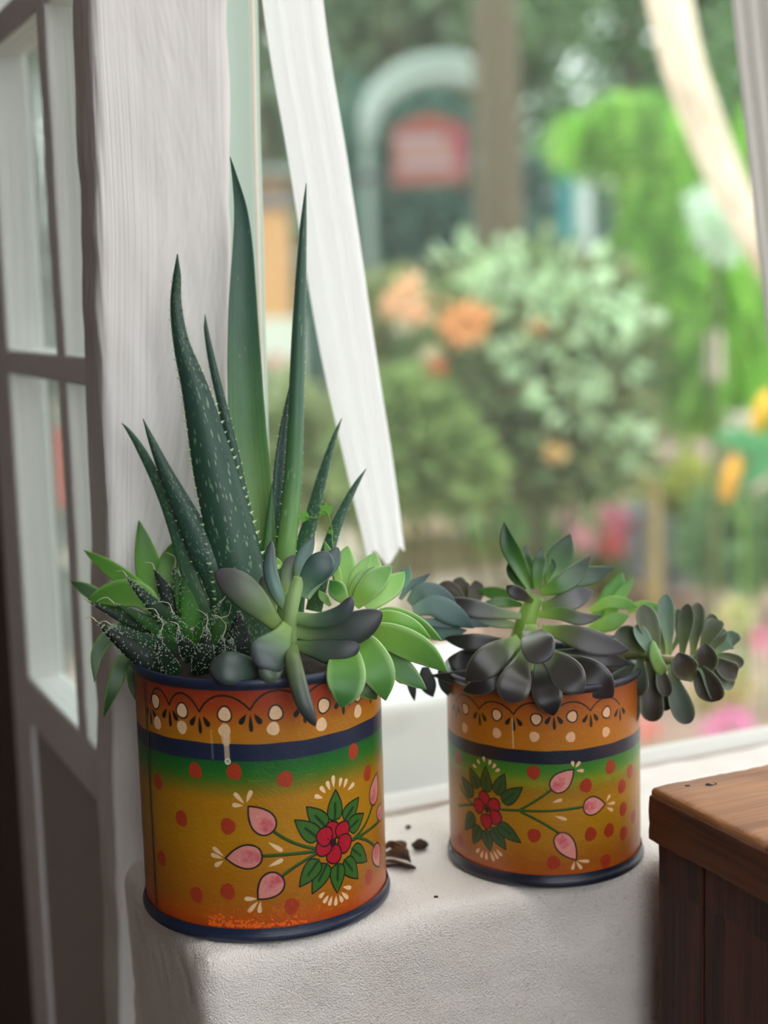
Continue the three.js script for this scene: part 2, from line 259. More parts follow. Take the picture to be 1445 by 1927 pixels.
const MOTIF2 = {
  cusp: [[-62.3,108.3], [-39.3,108.7], [-16.9,108.6], [5.9,110.2], [27.4,109.8], [49.6,109.4]],
  dotA: [[-51.5,106.4], [-27.2,107.2], [-3.9,106.4], [16.3,107.5], [38.5,106.9]],
  dotB: [[-52.5,93.9], [-27.4,95.7], [-5.1,95.6], [15.3,94.8], [37.9,94.8]],
  dots: [[-5.9,73.2], [24.1,63.4], [41.1,71.9], [60.1,64.3], [51,57.1], [52.2,42.3], [64.7,33.2], [-6.1,33.4], [26.7,32.2], [39.7,31.9], [52.3,26.5], [4.6,16.2], [36.9,12.9], [-60.7,18], [-60.9,72.1]],
  petals: [[-37.2,52.2], [-30.1,49.3], [-29.4,42], [-35.8,38.1], [-41.4,46.7]],
  center: [[-35.1,45.7]],
  leaves: [[-35.4,57], [-35.6,73.2], [-41.7,58], [-48.6,69.7], [-46.4,51.3], [-56.7,61.4], [-28.1,57], [-23,70.6], [-24.3,52.8], [-12.2,63.5], [-46,39.9], [-54.5,27.2], [-41.1,33.3], [-46.6,20.7], [-36.5,32], [-33.5,19.3], [-31.6,34.6], [-22.9,22.5], [-27.5,37.9], [-13.7,28.2]],
  wht: [[-42,70.8], [-45.5,71.9], [-39.6,73.4], [-41.6,76.3], [-36.3,75.6], [-36.9,79.2], [-33.4,74.2], [-31.8,77.9], [-30.8,72.7], [-28.6,76.1], [-29.1,71.1], [-26,73.1], [-40.9,19.3], [-44.1,15.9], [-38.6,18.5], [-40.4,13.4], [-36.1,18.6], [-36.4,13], [-33.5,19.3], [-30.8,13.4], [-31.4,20.3], [-27.9,15.5], [-29.3,21.7], [-25.4,18], [16.8,75.9], [16,79.8], [17.7,75.3], [20.7,79], [18.2,73.6], [22.9,73], [37.8,50.9], [40.7,54.5], [38.3,49], [44.7,48.4], [37.8,47.1], [43,43.7], [18,16.7], [25.8,15.1], [17.6,16.3], [21,10.9], [16.7,16.4], [15.3,11.1], [4.4,54.4], [10,56.1], [5.6,46], [12.5,43.2]],
  tulips: [[4.5,62.1], [16.8,74.4], [22.5,50.4], [36.9,49.3], [7.2,34.3], [17.8,17.2]],
  stems: [[-25.3,47.7], [-17.8,48.5], [-13.3,48.8], [-13.8,49.3], [-4.6,55.3], [4.1,62.6], [-14.2,48.7], [3.9,49], [22.5,50.4], [-13.4,47.8], [-2.1,43.1], [7.6,35.2], [-45.2,46.2], [-52.3,44.6], [-61.3,40.7], [-46.5,46.3], [-53.8,49.2], [-58.7,54.7]],
};
function paintTin(m, o) {
  const W = 2048, H = o.H, top = o.top, cv = document.createElement('canvas'); cv.width = W; cv.height = H;
  const c = cv.getContext('2d'), r = rng(o.seed), K = W / (2 * Math.PI * o.rmm);            // canvas pixels per millimetre
  const X = (d) => (d / 360 + 0.5) * W, Y = (h) => H - h / top * H, p = ([d, h]) => [X(d), Y(h)], ink = '#15130f';
  const grad = c.createLinearGradient(0, 0, 0, H); for (const [h, q] of o.ground) grad.addColorStop(clamp(1 - h / top, 0, 1), q);
  c.fillStyle = grad; c.fillRect(0, 0, W, H);
  for (let i = 0; i < 5200; i++) { c.globalAlpha = 0.05 + 0.05 * r(); c.fillStyle = r() < 0.5 ? '#7a3a00' : '#ffd95a'; const s = 1.5 + 4 * r(); c.fillRect(r() * W, r() * H, s * 5, s * 0.6); }
  c.globalAlpha = 1;
  for (let i = 0; i < 900; i++) { c.globalAlpha = 0.35; c.fillStyle = '#4a2a05'; c.fillRect(r() * W, r() * H, 1 + r(), 1 + 2 * r()); }
  c.globalAlpha = 1;
  // navy rings, with hand-painted edges
  const ring = (h0, h1, q) => { c.fillStyle = q; c.beginPath(); for (let x = 0; x <= W; x += 16) c.lineTo(x, Y(h1) + 1.2 * Math.sin(x * 0.013) + 0.8 * Math.sin(x * 0.051)); for (let x = W; x >= 0; x -= 16) c.lineTo(x, Y(h0) + 1.3 * Math.sin(x * 0.017 + 2)); c.fill(); };
  for (const [h0, h1] of o.rings) ring(h0, h1, o.navy);
  const line = (pts, w, q) => { c.strokeStyle = q; c.lineWidth = w * K; c.lineCap = 'round'; c.lineJoin = 'round'; c.beginPath(); c.moveTo(...pts[0]); if (pts.length === 3) c.quadraticCurveTo(...pts[1], ...pts[2]); else for (const a of pts.slice(1)) c.lineTo(...a); c.stroke(); };
  const drop = (a, b, w, fill, stroke, lw = 0.45, belly = 0.45) => { // rounded at a, pointed at b
    const dx = b[0] - a[0], dy = b[1] - a[1], l = Math.hypot(dx, dy), nx = -dy / l * w * K, ny = dx / l * w * K, mx = a[0] + dx * belly, my = a[1] + dy * belly;
    c.beginPath(); c.moveTo(...a); c.bezierCurveTo(a[0] + nx * 0.75, a[1] + ny * 0.75, mx + nx * 0.62, my + ny * 0.62, ...b); c.bezierCurveTo(mx - nx * 0.62, my - ny * 0.62, a[0] - nx * 0.75, a[1] - ny * 0.75, ...a);
    c.fillStyle = fill; c.fill(); if (stroke) { c.strokeStyle = stroke; c.lineWidth = lw * K; c.stroke(); }
  };
  const egg = (a, b, w, fill, stroke, lw) => { // plump bud, its point at b
    const dx = b[0] - a[0], dy = b[1] - a[1], l = Math.hypot(dx, dy), nx = -dy / l * w * K, ny = dx / l * w * K, q = (t, s) => [a[0] + dx * t + nx * s, a[1] + dy * t + ny * s];
    c.beginPath(); c.moveTo(...q(0, 0)); c.bezierCurveTo(...q(-0.02, 0.42), ...q(0.30, 0.62), ...q(0.55, 0.47)); c.bezierCurveTo(...q(0.78, 0.34), ...q(0.9, 0.14), ...b); c.bezierCurveTo(...q(0.9, -0.14), ...q(0.78, -0.34), ...q(0.55, -0.47)); c.bezierCurveTo(...q(0.30, -0.62), ...q(-0.02, -0.42), ...q(0, 0));
    c.fillStyle = fill; c.fill(); c.strokeStyle = stroke; c.lineWidth = lw * K; c.stroke();
  };
  const spot = (a, rr, q, edge) => { c.beginPath(); for (let i = 0; i <= 22; i++) { const t = i / 22 * 2 * Math.PI, k = rr * K * (1 + 0.05 * Math.sin(3 * t + a[0])); c.lineTo(a[0] + k * 0.93 * Math.cos(t), a[1] + k * Math.sin(t)); } c.fillStyle = q; c.fill(); if (edge) { c.strokeStyle = ink; c.lineWidth = 0.8 * K; c.stroke(); } };
  const speck = (a, rr, q, n) => { c.fillStyle = q; for (let i = 0; i < n; i++) { const t = r() * 6.283, k = Math.sqrt(r()) * rr * K; c.globalAlpha = 0.25; c.fillRect(a[0] + k * Math.cos(t), a[1] + k * Math.sin(t), 1 + 2 * r(), 1 + 2 * r()); } c.globalAlpha = 1; };
  for (const shift of [0, 168]) {                                     // the same decoration goes on round the back
    const q = (l) => l.map(([d, h]) => p([((d + shift + 180) % 360) - 180, h]));
    for (const a of q(m.dots)) { spot(a, o.dot, o.red); speck(a, o.dot * 0.9, '#e05a20', 26); }
    const cusp = q(m.cusp);
    for (let i = 0; i + 1 < cusp.length; i++) { const a = cusp[i], b = cusp[i + 1]; if (Math.abs(b[0] - a[0]) > W / 4) continue; const h = o.arch * K; c.strokeStyle = ink; c.lineWidth = 1.05 * o.k * K; c.beginPath(); c.moveTo(...a); c.bezierCurveTo(lerp(a[0], b[0], 0.22), Math.min(a[1], b[1]) - h, lerp(a[0], b[0], 0.7), Math.min(a[1], b[1]) - h * 1.05, ...b); c.stroke(); }
    for (const a of cusp) { // a fan of three strokes under each cusp
      const y = a[1] + 2.4 * o.k * K; drop([a[0] + 0.3 * K, y + 10 * o.k * K], [a[0], y], 2.2 * o.k, ink); drop([a[0] - 6.0 * o.k * K, y + 5.6 * o.k * K], [a[0] - 2.2 * o.k * K, y - 0.2 * K], 2.9 * o.k, ink); drop([a[0] + 6.0 * o.k * K, y + 5.6 * o.k * K], [a[0] + 2.2 * o.k * K, y - 0.2 * K], 3.1 * o.k, ink);
    }
    for (const a of q(m.dotA)) { spot(a, 4.4 * o.k, o.cream, true); speck(a, 3.6 * o.k, '#c98a50', 40); }
    for (const a of q(m.dotB)) { spot(a, 3.9 * o.k, o.cream); speck(a, 3.4 * o.k, '#c98a50', 40); }
    const st = q(m.stems); for (let i = 0; i + 2 < st.length; i += 3) { if (Math.abs(st[i][0] - st[i + 2][0]) > W / 4) continue; line(st.slice(i, i + 3), 1.9 * o.k, '#2f5a1c'); line(st.slice(i, i + 3).map(([x, y]) => [x, y + 0.75 * o.k * K]), 0.5 * o.k, ink); }
    const wh = q(m.wht); for (let i = 0; i + 1 < wh.length; i += 2) if (Math.abs(wh[i][0] - wh[i + 1][0]) < W / 4) drop(wh[i + 1], wh[i], 2.6 * o.k, o.cream);
    const lf = q(m.leaves); for (let i = 0; i + 1 < lf.length; i += 2) { if (Math.abs(lf[i][0] - lf[i + 1][0]) > W / 4) continue; drop(lf[i], lf[i + 1], 10.4 * o.k, o.green, ink, 0.75 * o.k, 0.5); const a = lf[i], b = lf[i + 1], mid = [lerp(a[0], b[0], 0.55), lerp(a[1], b[1], 0.55)]; line([a, mid], 1.9 * o.k, '#1c4a1c'); line([a, mid], 0.4 * o.k, ink); }
    const tu = q(m.tulips); for (let i = 0; i + 1 < tu.length; i += 2) { if (Math.abs(tu[i][0] - tu[i + 1][0]) > W / 4) continue; const short = Math.abs(m.tulips[i][0]) > 58; egg(tu[i], tu[i + 1], (short ? 12 : 13.5) * o.k, '#d98a80', ink, 0.95 * o.k); for (let e = 0; e < 60; e++) { const f = 0.08 + 0.4 * r(), gx = lerp(tu[i][0], tu[i + 1][0], f) + (r() - 0.5) * 6 * o.k * K, gy = lerp(tu[i][1], tu[i + 1][1], f) + (r() - 0.5) * 6 * o.k * K; c.globalAlpha = 0.10; c.fillStyle = '#b8304c'; c.beginPath(); c.arc(gx, gy, 1.3 * K * o.k, 0, 6.3); c.fill(); } c.globalAlpha = 1; speck([lerp(tu[i][0], tu[i + 1][0], 0.45), lerp(tu[i][1], tu[i + 1][1], 0.45)], 4.4 * o.k, '#f3bfae', 90); }
    const pe = q(m.petals), ce = q(m.center)[0]; for (const a of pe) spot(a, 5.7 * o.k, '#ab1028', true); for (const a of pe) speck(a, 3.6 * o.k, '#e2304a', 46); spot(ce, 1.9 * o.k, '#3a0a14', true);
    for (const a of pe) line([ce, [lerp(ce[0], a[0], 0.75), lerp(ce[1], a[1], 0.75)]], 0.35, '#3a0a14');
  }
  o.extra?.(c, X, Y, K, r, line);
  const t = new THREE.CanvasTexture(cv); t.colorSpace = THREE.SRGBColorSpace; t.wrapS = THREE.RepeatWrapping; t.anisotropy = 8; return t;
}
const tinBump = dataTex(256, 256, (u, v) => { const n = tileNoise(u, v, 30, 30, 31) + 0.6 * tileNoise(u, v, 80, 80, 32); return [128 + 60 * n, 0, 0]; }, false, 5, 2);
function lathe(profile, n = 128) { const g = new THREE.LatheGeometry(profile.map(([r, y]) => new THREE.Vector2(r, y)), n); return g; }
function makeTin(name, label, x, z, r, top, rim, m, o) {
  const g = thing(name, label, 'planter', V(x, 0.0006, z)); g.rotation.y = Math.atan2(-x, -z);  // its front faces the camera
  const put = (n, geo, mat) => { const q = new THREE.Mesh(geo, mat); q.name = n; q.castShadow = q.receiveShadow = true; g.add(q); return q; };
  // wall with a lap seam; u runs once round with u = 0.5 at the front
  const nA = 160, nH = 24, pos = [], uv = [], idx = [];
  for (let j = 0; j <= nH; j++) for (let i = 0; i <= nA; i++) { const a = (i / nA - 0.5) * 2 * Math.PI, y = 0.004 + (top - 0.004) * j / nH, q = r - 0.0008 + 0.0003 * Math.sin(a * 3 + 1) + 0.00025 * fbm(Math.sin(a) * 3, y * 30, Math.cos(a) * 3, 2); pos.push(q * Math.sin(a), y, q * Math.cos(a)); uv.push(i / nA, y / top); }
  for (let j = 0; j < nH; j++) for (let i = 0; i < nA; i++) { const a = j * (nA + 1) + i, b = a + nA + 1; idx.push(a, a + 1, b, a + 1, b + 1, b); }
  const wall = new THREE.BufferGeometry(); wall.setAttribute('position', new THREE.Float32BufferAttribute(pos, 3)); wall.setAttribute('uv', new THREE.Float32BufferAttribute(uv, 2)); wall.setIndex(idx); wall.computeVertexNormals();
  put('body', wall, MP({ map: paintTin(m, { ...o, top: top * 1000, rmm: r * 1000 }), roughness: 0.42, bumpMap: tinBump, bumpScale: 0.00013, clearcoat: 0.35, clearcoatRoughness: 0.3 }));
  const navy = MP({ color: o.navy, roughness: 0.34, clearcoat: 0.4, clearcoatRoughness: 0.25, bumpMap: tinBump, bumpScale: 0.0002 });
  put('rim', lathe([[r - 0.004, top - 0.012], [r - 0.0042, top], [r - 0.003, top + rim * 0.75], [r - 0.0012, top + rim], [r + 0.0006, top + rim * 0.95], [r + 0.0013, top + rim * 0.6], [r + 0.0004, top + rim * 0.25], [r - 0.0002, top]].reverse()), navy);
  put('foot_ring', lathe([[0.001, 0.0025], [r - 0.006, 0.002], [r - 0.003, 0.0002], [r - 0.0002, 0.0], [r + 0.0010, 0.0014], [r + 0.0013, 0.0034], [r + 0.0008, 0.0050], [r - 0.0001, 0.0056], [r - 0.0002, 0.0085]]), navy);
  if (o.seam !== undefined) { const s = o.seam * Math.PI / 180; const q = put('seam', new THREE.BoxGeometry(0.0007, top - 0.012, 0.0007), M({ color: '#2a1a08', roughness: 0.6 })); q.position.set((r - 0.0006) * Math.sin(s), top / 2 + 0.004, (r - 0.0006) * Math.cos(s)); q.rotation.y = s; }
  // potting soil, lumpy
  const sp = [], si = [], R = r - 0.0035, rings = 10, seg = 48;
  for (let j = 0; j <= rings; j++) for (let i = 0; i <= seg; i++) { const a = i / seg * 6.2832, q = R * j / rings, xx = q * Math.cos(a), zz = q * Math.sin(a); sp.push(xx, top - 0.004 + 0.006 * (1 - (j / rings) ** 2) + 0.004 * fbm(xx * 90, zz * 90, o.seed, 3), zz); }
  for (let j = 0; j < rings; j++) for (let i = 0; i < seg; i++) { const a = j * (seg + 1) + i, b = a + seg + 1; si.push(a, a + 1, b, a + 1, b + 1, b); }
  const soil = new THREE.BufferGeometry(); soil.setAttribute('position', new THREE.Float32BufferAttribute(sp, 3)); soil.setIndex(si); soil.computeVertexNormals();
  put('soil', soil, M({ color: '#2a1d15', roughness: 1, side: THREE.DoubleSide }));
  return g;
}
const tin1 = makeTin('painted_tin_planter', 'larger painted yellow tin planter at the sill corner, holding the tall aloe', 0.2938, -0.8306, 0.0745, 0.1472, 0.0060, MOTIF1, {
  seed: 5, H: 640, k: 1, dot: 4.8, arch: 11, navy: '#16233f', red: '#a8381a', cream: '#ecc79c', green: '#37661f', seam: -62,
  ground: [[0, '#a8380b'], [8, '#b2400a'], [15, '#b95609'], [24, '#a76306'], [60, '#b27c05'], [84, '#ae7806'], [92, '#6c6e10'], [99, '#1f6a1c'], [107, '#0c5a24'], [116, '#b27209'], [124, '#b06c09'], [131, '#aa580c'], [138, '#9c3a0e'], [147, '#8a2c0e']],
  rings: [[106.5, 116.4]],
  extra(c, X, Y, K, r, line) {
    // paint rubbed through to bright orange above the foot, and a pale dribble down the front
    for (let i = 0; i < 120; i++) { const d = -27 + 44 * Math.pow(r(), 1.5), h = 9.5 + 6.5 * r() * r() * (d < -12 ? 1.2 : 0.8); c.fillStyle = '#f86c1e'; c.beginPath(); for (let e = 0; e < 7; e++) { const t = e / 7 * 6.283, q = (0.25 + 1.0 * r()) * K; c.lineTo(X(d) + q * 1.2 * Math.cos(t), Y(h) + q * Math.sin(t)); } c.fill(); }
    for (let i = 0; i < 70; i++) { const d = -26 + 70 * r(); c.fillStyle = '#e8702c'; c.fillRect(X(d), Y(11 + 14 * r()), 0.25 * K, (0.8 + 2.4 * r()) * K); }
    c.globalAlpha = 0.75; line([[X(-15.6), Y(126)], [X(-15.3), Y(118)]], 5.2, '#e0b98c'); line([[X(-15.3), Y(122)], [X(-15.1), Y(106)]], 3.1, '#dfc3a0'); c.globalAlpha = 1;
    c.strokeStyle = '#f4ead8'; c.lineWidth = 0.6 * K; c.beginPath(); c.arc(X(-15), Y(106.5), 1.5 * K, 0, 6.3); c.stroke();
    c.globalAlpha = 0.28; line([[X(-22), Y(124)], [X(-21.8), Y(108)]], 1.4, '#ead9c0'); c.globalAlpha = 1;
  },
});
const tin2 = makeTin('painted_tin_planter', 'smaller painted orange tin planter beside the wooden box, holding the dark rosette', 0.4774, -0.8063, 0.0624, 0.1212, 0.0048, MOTIF2, {
  seed: 9, H: 640, k: 0.84, dot: 4.5, arch: 8.5, navy: '#141a2c', red: '#9c3014', cream: '#e3b48c', green: '#2f4f22',
  ground: [[0, '#a2440c'], [8, '#a84c0d'], [16, '#9c5609'], [30, '#a87108'], [50, '#ac7808'], [60, '#986a0a'], [67, '#7f8414'], [73, '#3f7a1c'], [79, '#2c6a22'], [87, '#b26c0c'], [98, '#b0680c'], [110, '#a6580f'], [121, '#924211']],
  rings: [[78.5, 86.8]],
  extra(c, X, Y, K, r, line) { c.globalAlpha = 0.6; line([[X(-17.6), Y(106)], [X(-17.2), Y(88)]], 0.9, '#ecd6b8'); c.globalAlpha = 1; },
});
// ---------------------------------------------------------------- plants in the tins
// A leaf is laid out by its spine: [pixel x, pixel y, millimetres towards the viewer] from base to tip, at the depth D of its tin.
const D1 = 0.899, D2 = 0.958, MM1 = D1 / FPX, MM2 = D2 / FPX;
const spine = (l, D) => l.map(([x, y, z = 0]) => at(x, y, D - z / 1000));
const leafMat = (o = {}) => MP({ vertexColors: true, roughness: 0.42, clearcoat: 0.12, clearcoatRoughness: 0.4, specularIntensity: 0.7, ...o });
let leafSeed = 1;
function leaf(plant, D, pts, w, tints, mat, o = {}) {
  const px = D / FPX, W = Array.isArray(w) ? w.map((q) => q * px) : w * px;
  const g = leafGeometry(spine(pts, D), W, { ...o, roll: (o.roll || 0) * Math.PI / 180, tint: tints && tinter(tints, { seed: leafSeed++, ...o.t }) });
  const fr = g.userData.frames, m = part(plant, o.name || 'leaf', g, mat, o.label);
  return [m, fr];
}
// small cones along both margins of an aloe leaf
function teeth(parent, frames, size, step, mat, sides, from = 0.05, to = 0.9) {
  const out = [], r = rng(frames.length * 7 + out.length + 3); let run = 0;
  for (let i = 1; i < frames.length; i++) {
    const a = frames[i - 1], b = frames[i], L = a.p.distanceTo(b.p); let d = step - run;
    while (d < L) {
      const k = d / L, u = lerp(a.u, b.u, k);
      if (u > from && u < to) for (const s of sides) {
        const p = a.p.clone().lerp(b.p, k).addScaledVector(b.W, s * lerp(a.w, b.w, k) / 2 * 0.985), h = size * (0.8 + 0.5 * r()) * (1 - 0.6 * u), g = new THREE.ConeGeometry(h * 0.42, h, 5).translate(0, h * 0.42, 0);
        g.applyQuaternion(new THREE.Quaternion().setFromUnitVectors(V(0, 1, 0), b.W.clone().multiplyScalar(s).addScaledVector(b.t, 0.45).normalize())); g.translate(p.x, p.y, p.z); out.push(g);
      }
      d += step * (0.85 + 0.3 * r());
    }
    run = L - (d - step); run = clamp(run, 0, step * 0.95);
  }
  if (out.length) part(parent, 'teeth', mergeGeometries(out), mat).userData.kind = 'stuff';
}
const aloeTex = (seed, stops, spots, stripes, sx) => {
  const cs = stops.map(lin), r = rng(seed), list = []; for (let i = 0; i < spots[0]; i++) { const v = Math.pow(r(), spots[1]); list.push([0.06 + 0.88 * r(), v * 0.97, 0.5 + r()]); }
  const W = 256, H = 1024, cov = new Float32Array(W * H);
  for (const [u, v, s] of list) { const rx = s * sx, ry = rx * (0.7 + 1.0 * r()); for (let y = Math.max(0, Math.floor(v * H - ry)); y < Math.min(H, v * H + ry); y++) for (let x = Math.max(0, Math.floor(u * W - rx)); x < Math.min(W, u * W + rx); x++) { const d = ((x - u * W) / rx) ** 2 + ((y - v * H) / ry) ** 2; if (d < 1) cov[y * W + x] = Math.max(cov[y * W + x], (1 - d * d) * (0.35 + 0.5 * s / 1.5)); } }
  const sr = (q) => 255 * (q <= 0.0031308 ? 12.92 * q : 1.055 * Math.pow(q, 1 / 2.4) - 0.055), pale = lin('#9fc29c');
  return dataTex(W, H, (u, v, x, y) => {
    const f = v * (cs.length - 1), k = Math.min(cs.length - 2, Math.floor(f)), t = f - k, n = 1 + 0.10 * noise3(u * 2, v * 9, seed) + 0.05 * noise3(u * 14, v * 40, seed) + stripes * noise3(u * 16, v * 1.2, seed + 5), s = cov[y * W + x] * 0.62;
    return [0, 1, 2].map((i) => sr(lerp(lerp(cs[k][i], cs[k + 1][i], t) * n, pale[i], s)));
  }, true);
};
const aloeMat = (tex) => MP({ map: tex, roughness: 0.5, clearcoat: 0.1, clearcoatRoughness: 0.5 });
const toothMat = M({ color: '#b8cf9a', roughness: 0.5 });
{
  const g = thing('aloe_plant', 'tall spotted aloe with long upright pointed leaves in the larger tin', 'aloe', at(470, 1240, D1 - 0.0));
  const spotted = aloeMat(aloeTex(3, ['#3c6440', '#274c3a', '#234539', '#234336', '#2b4e33'], [420, 1.7], 0.06, 3.6));
  const smoothG = aloeMat(aloeTex(4, ['#769c40', '#688f42', '#4c7a46', '#3b6449', '#345a4a', '#305446', '#305240'], [14, 1], 0.10, 2.6));
  const few = aloeMat(aloeTex(6, ['#7ca654', '#6a9a4c', '#4c7c44', '#386344', '#305844', '#2c5040', '#294c3c'], [26, 1.1], 0.06, 7));
  const flecked = aloeMat(aloeTex(8, ['#4c7444', '#3a6246', '#325841', '#2e523d', '#305438'], [190, 1], 0.05, 6));
  const A = (pts, w, mat, o, tooth, sides = [-1, 1]) => { const [m, fr] = leaf(g, D1, pts, w, null, mat, { nl: 44, nr: 20, ...o }); if (tooth) teeth(m, fr, tooth, tooth > 0.002 ? 0.0058 : 0.0068, toothMat, sides); };
  A([[462, 1210, 5], [457, 1120, 6], [440, 1030, 6], [403, 880, 2], [367, 732, -6], [340, 640, -10], [331, 570, -12], [333, 520, -10], [334, 478, -6]], [98, 104, 97, 83, 52, 30, 22, 16, 2], spotted, { th: 0.16, cup: -0.20 }, 0.0028, [1, -1]);
  A([[480, 1200, -6], [478, 1060, -8], [447, 890, -14], [420, 770, -18], [399, 680, -22], [388, 620, -24], [386, 591, -25]], [22, 24, 22, 19, 15, 9, 1], spotted, { th: 0.5, roll: 10 }, 0.0016);
  A([[492, 1210, -14], [487, 1060, -16], [478, 930, -20], [466, 806, -25], [460, 685, -29], [457, 570, -31], [457, 470, -31], [453, 395, -28], [442, 335, -22], [433, 295, -16]], [62, 68, 72, 72, 66, 55, 40, 26, 11, 1.5], smoothG, { th: 0.12, cup: 0.16 }, 0.0012);
  A([[532, 1180, -4], [537, 1050, -6], [545, 968, -8], [552, 887, -12], [557, 766, -17], [561, 644, -21], [566, 523, -24], [571, 420, -26], [576, 345, -26]], [38, 39, 37, 34, 31, 27, 22, 13, 1.5], few, { th: 0.7, cup: -0.1 }, 0.0013);
  A([[516, 1150, -16], [521, 1000, -19], [526, 880, -22], [534, 800, -24], [545, 725, -26]], [24, 28, 24, 15, 1], spotted, { th: 0.35, roll: -25 }, 0.0018);
  A([[502, 1160, -3], [504, 1030, -5], [509, 960, -7], [512, 910, -8]], [18, 19, 12, 1], aloeMat(aloeTex(12, ['#3f7a2c', '#2f6428', '#28582c'], [30, 1], 0.05, 6)), { th: 0.4 });
  A([[555, 1160, -12], [566, 1050, -14], [589, 965, -20], [609, 887, -27], [628, 825, -33], [643, 787, -36]], [36, 38, 30, 21, 11, 1], flecked, { th: 0.35, roll: 28 }, 0.0013);
  A([[590, 1150, -8], [608, 1068, -10], [627, 1005, -15], [651, 948, -22], [672, 908, -27], [689, 882, -30]], [34, 33, 26, 18, 10, 1], flecked, { th: 0.35, roll: 24 }, 0.0012);
  A([[440, 1180, 2], [412, 1085, 4], [386, 1040, 4], [350, 966, 0], [311, 887, -6], [286, 830, -10], [269, 788, -12]], [60, 66, 60, 44, 27, 14, 1.5], spotted, { th: 0.18, cup: -0.16 }, 0.0015);
  A([[400, 1190, -4], [360, 1090, -4], [331, 995, -8], [305, 926, -12], [265, 846, -17], [240, 808, -19], [229, 796, -20]], [34, 36, 30, 25, 17, 7, 1], flecked, { th: 0.4, roll: 20 }, 0.0009);
}
{ // lace aloe: dark incurved fangs, white pimples, hair tips
  const g = thing('lace_aloe_plant', 'low dark rosette with white pimples and hair tips, left side of the larger tin', 'succulent', at(330, 1230, D1));
  const mat = leafMat({ roughness: 0.6, clearcoat: 0 }), pim = M({ color: '#94a48e', roughness: 0.7 }), hair = M({ color: '#b7b59a', roughness: 0.8 }), r = rng(77);
  const H = (pts, w, tints, o = {}, n = 90, curl = 0) => {
    const [m, fr] = leaf(g, D1, pts, w, tints, mat, { prof: 'fang', th: 0.34, nl: 18, nr: 12, ...o });
    const out = []; n = Math.round(n * 1.05);
    for (let i = 0; i < n; i++) { const u = 0.12 + 0.83 * r(), k = Math.min(fr.length - 2, Math.floor(u * (fr.length - 1))), f = fr[k], edge = r() < 0.42, x = edge ? (r() < 0.5 ? -1 : 1) * 0.97 : (r() * 2 - 1) * 0.85; const s = (0.0003 + 0.00028 * r()) * (edge ? 1.1 : 1), q = new THREE.OctahedronGeometry(s, 0); q.scale(1, 1.2, 1); const T = Math.pow(Math.sqrt(1 - x * x), 0.85) * f.h; const p = f.p.clone().addScaledVector(f.t, (r() - 0.5) * 0.002).addScaledVector(f.W, x * f.w / 2).addScaledVector(f.N, T + (o.cup || 0) * f.w * x * x); q.translate(p.x, p.y, p.z); out.push(q); }
    if (out.length) part(m, 'pimples', mergeGeometries(out), pim).userData.kind = 'stuff';
    if (curl) { const a = fr[fr.length - 1], d = curl * 0.001, p = a.p; part(m, 'hair_tip', tube([p.clone().addScaledVector(a.t, -0.002), p.clone().addScaledVector(a.t, d * 0.5).addScaledVector(a.W, d * 0.12), p.clone().addScaledVector(a.t, d * 0.8).addScaledVector(a.W, -d * 0.15), p.clone().addScaledVector(a.t, d).addScaledVector(a.W, -d * 0.5)], [0.0005, 0.0003, 0.00012], 5), hair); }
  };
  const dk = ['#2c5424', '#213f24', '#1b3022', '#151f18'], md = ['#4a8a2c', '#3a7228', '#2a5426', '#1c3320'], vd = ['#1f3a20', '#18291c', '#131e18', '#10160f'];
  H([[330, 1195, -8], [270, 1180, -6], [208, 1152, 0], [163, 1130, 4]], 30, dk, {}, 60, 4);
  H([[332, 1200, -4], [275, 1168, 0], [210, 1133, 6]], 36, md, {}, 70, 8);
  H([[330, 1218, 2], [275, 1204, 10], [225, 1185, 16], [206, 1176, 18]], 27, dk, { cup: 0.1 }, 110, 7);
  H([[325, 1264, 18], [280, 1242, 26], [225, 1205, 30], [178, 1168, 30]], 52, vd, { cup: -0.1 }, 170, 5);
  H([[345, 1190, -4], [300, 1150, 4], [262, 1112, 8], [235, 1082, 8]], 34, dk, {}, 120, 5);
  H([[352, 1185, -10], [325, 1140, -10], [305, 1100, -10], [289, 1070, -12]], 44, vd, {}, 60, 6);
  H([[356, 1180, -6], [344, 1130, -6], [332, 1090, -8], [328, 1062, -10]], 34, md, {}, 60, 8);
  H([[360, 1180, -2], [357, 1130, -3], [350, 1085, -5], [349, 1055, -8]], 42, md, {}, 70, 4);
  H([[372, 1180, -6], [383, 1130, -8], [391, 1100, -10], [397, 1074, -12]], 38, vd, {}, 60, 8);
  H([[368, 1205, 8], [384, 1178, 12], [402, 1152, 14], [418, 1128, 14]], 26, md, {}, 110, 5);
  H([[364, 1208, 14], [382, 1182, 20], [400, 1166, 24], [413, 1161, 24]], 26, md, {}, 90, 9);
  H([[398, 1212, 4], [416, 1180, 6], [430, 1150, 4], [439, 1132, 0]], 32, ['#3f6a2c', '#3c6a30', '#35602e', '#2a4a28'], {}, 20, 0);
  H([[360, 1205, 16], [335, 1190, 22], [310, 1176, 28], [297, 1160, 30]], 28, md, {}, 80, 9);
  H([[352, 1215, 12], [346, 1190, 22], [335, 1172, 28], [322, 1150, 30]], 30, md, {}, 90, 9);
  H([[332, 1268, 26], [312, 1240, 34], [300, 1212, 38], [302, 1186, 38]], 32, vd, { cup: 0.08 }, 130, 9);
  H([[362, 1242, 26], [352, 1220, 34], [340, 1202, 38], [335, 1186, 40]], 34, vd, {}, 110, 7);
  H([[380, 1275, 30], [384, 1240, 38], [388, 1205, 40], [387, 1178, 40]], 46, vd, { cup: -0.08 }, 170, 10);
  H([[398, 1264, 28], [410, 1235, 34], [416, 1212, 36], [418, 1196, 36]], 28, vd, {}, 110, 12);
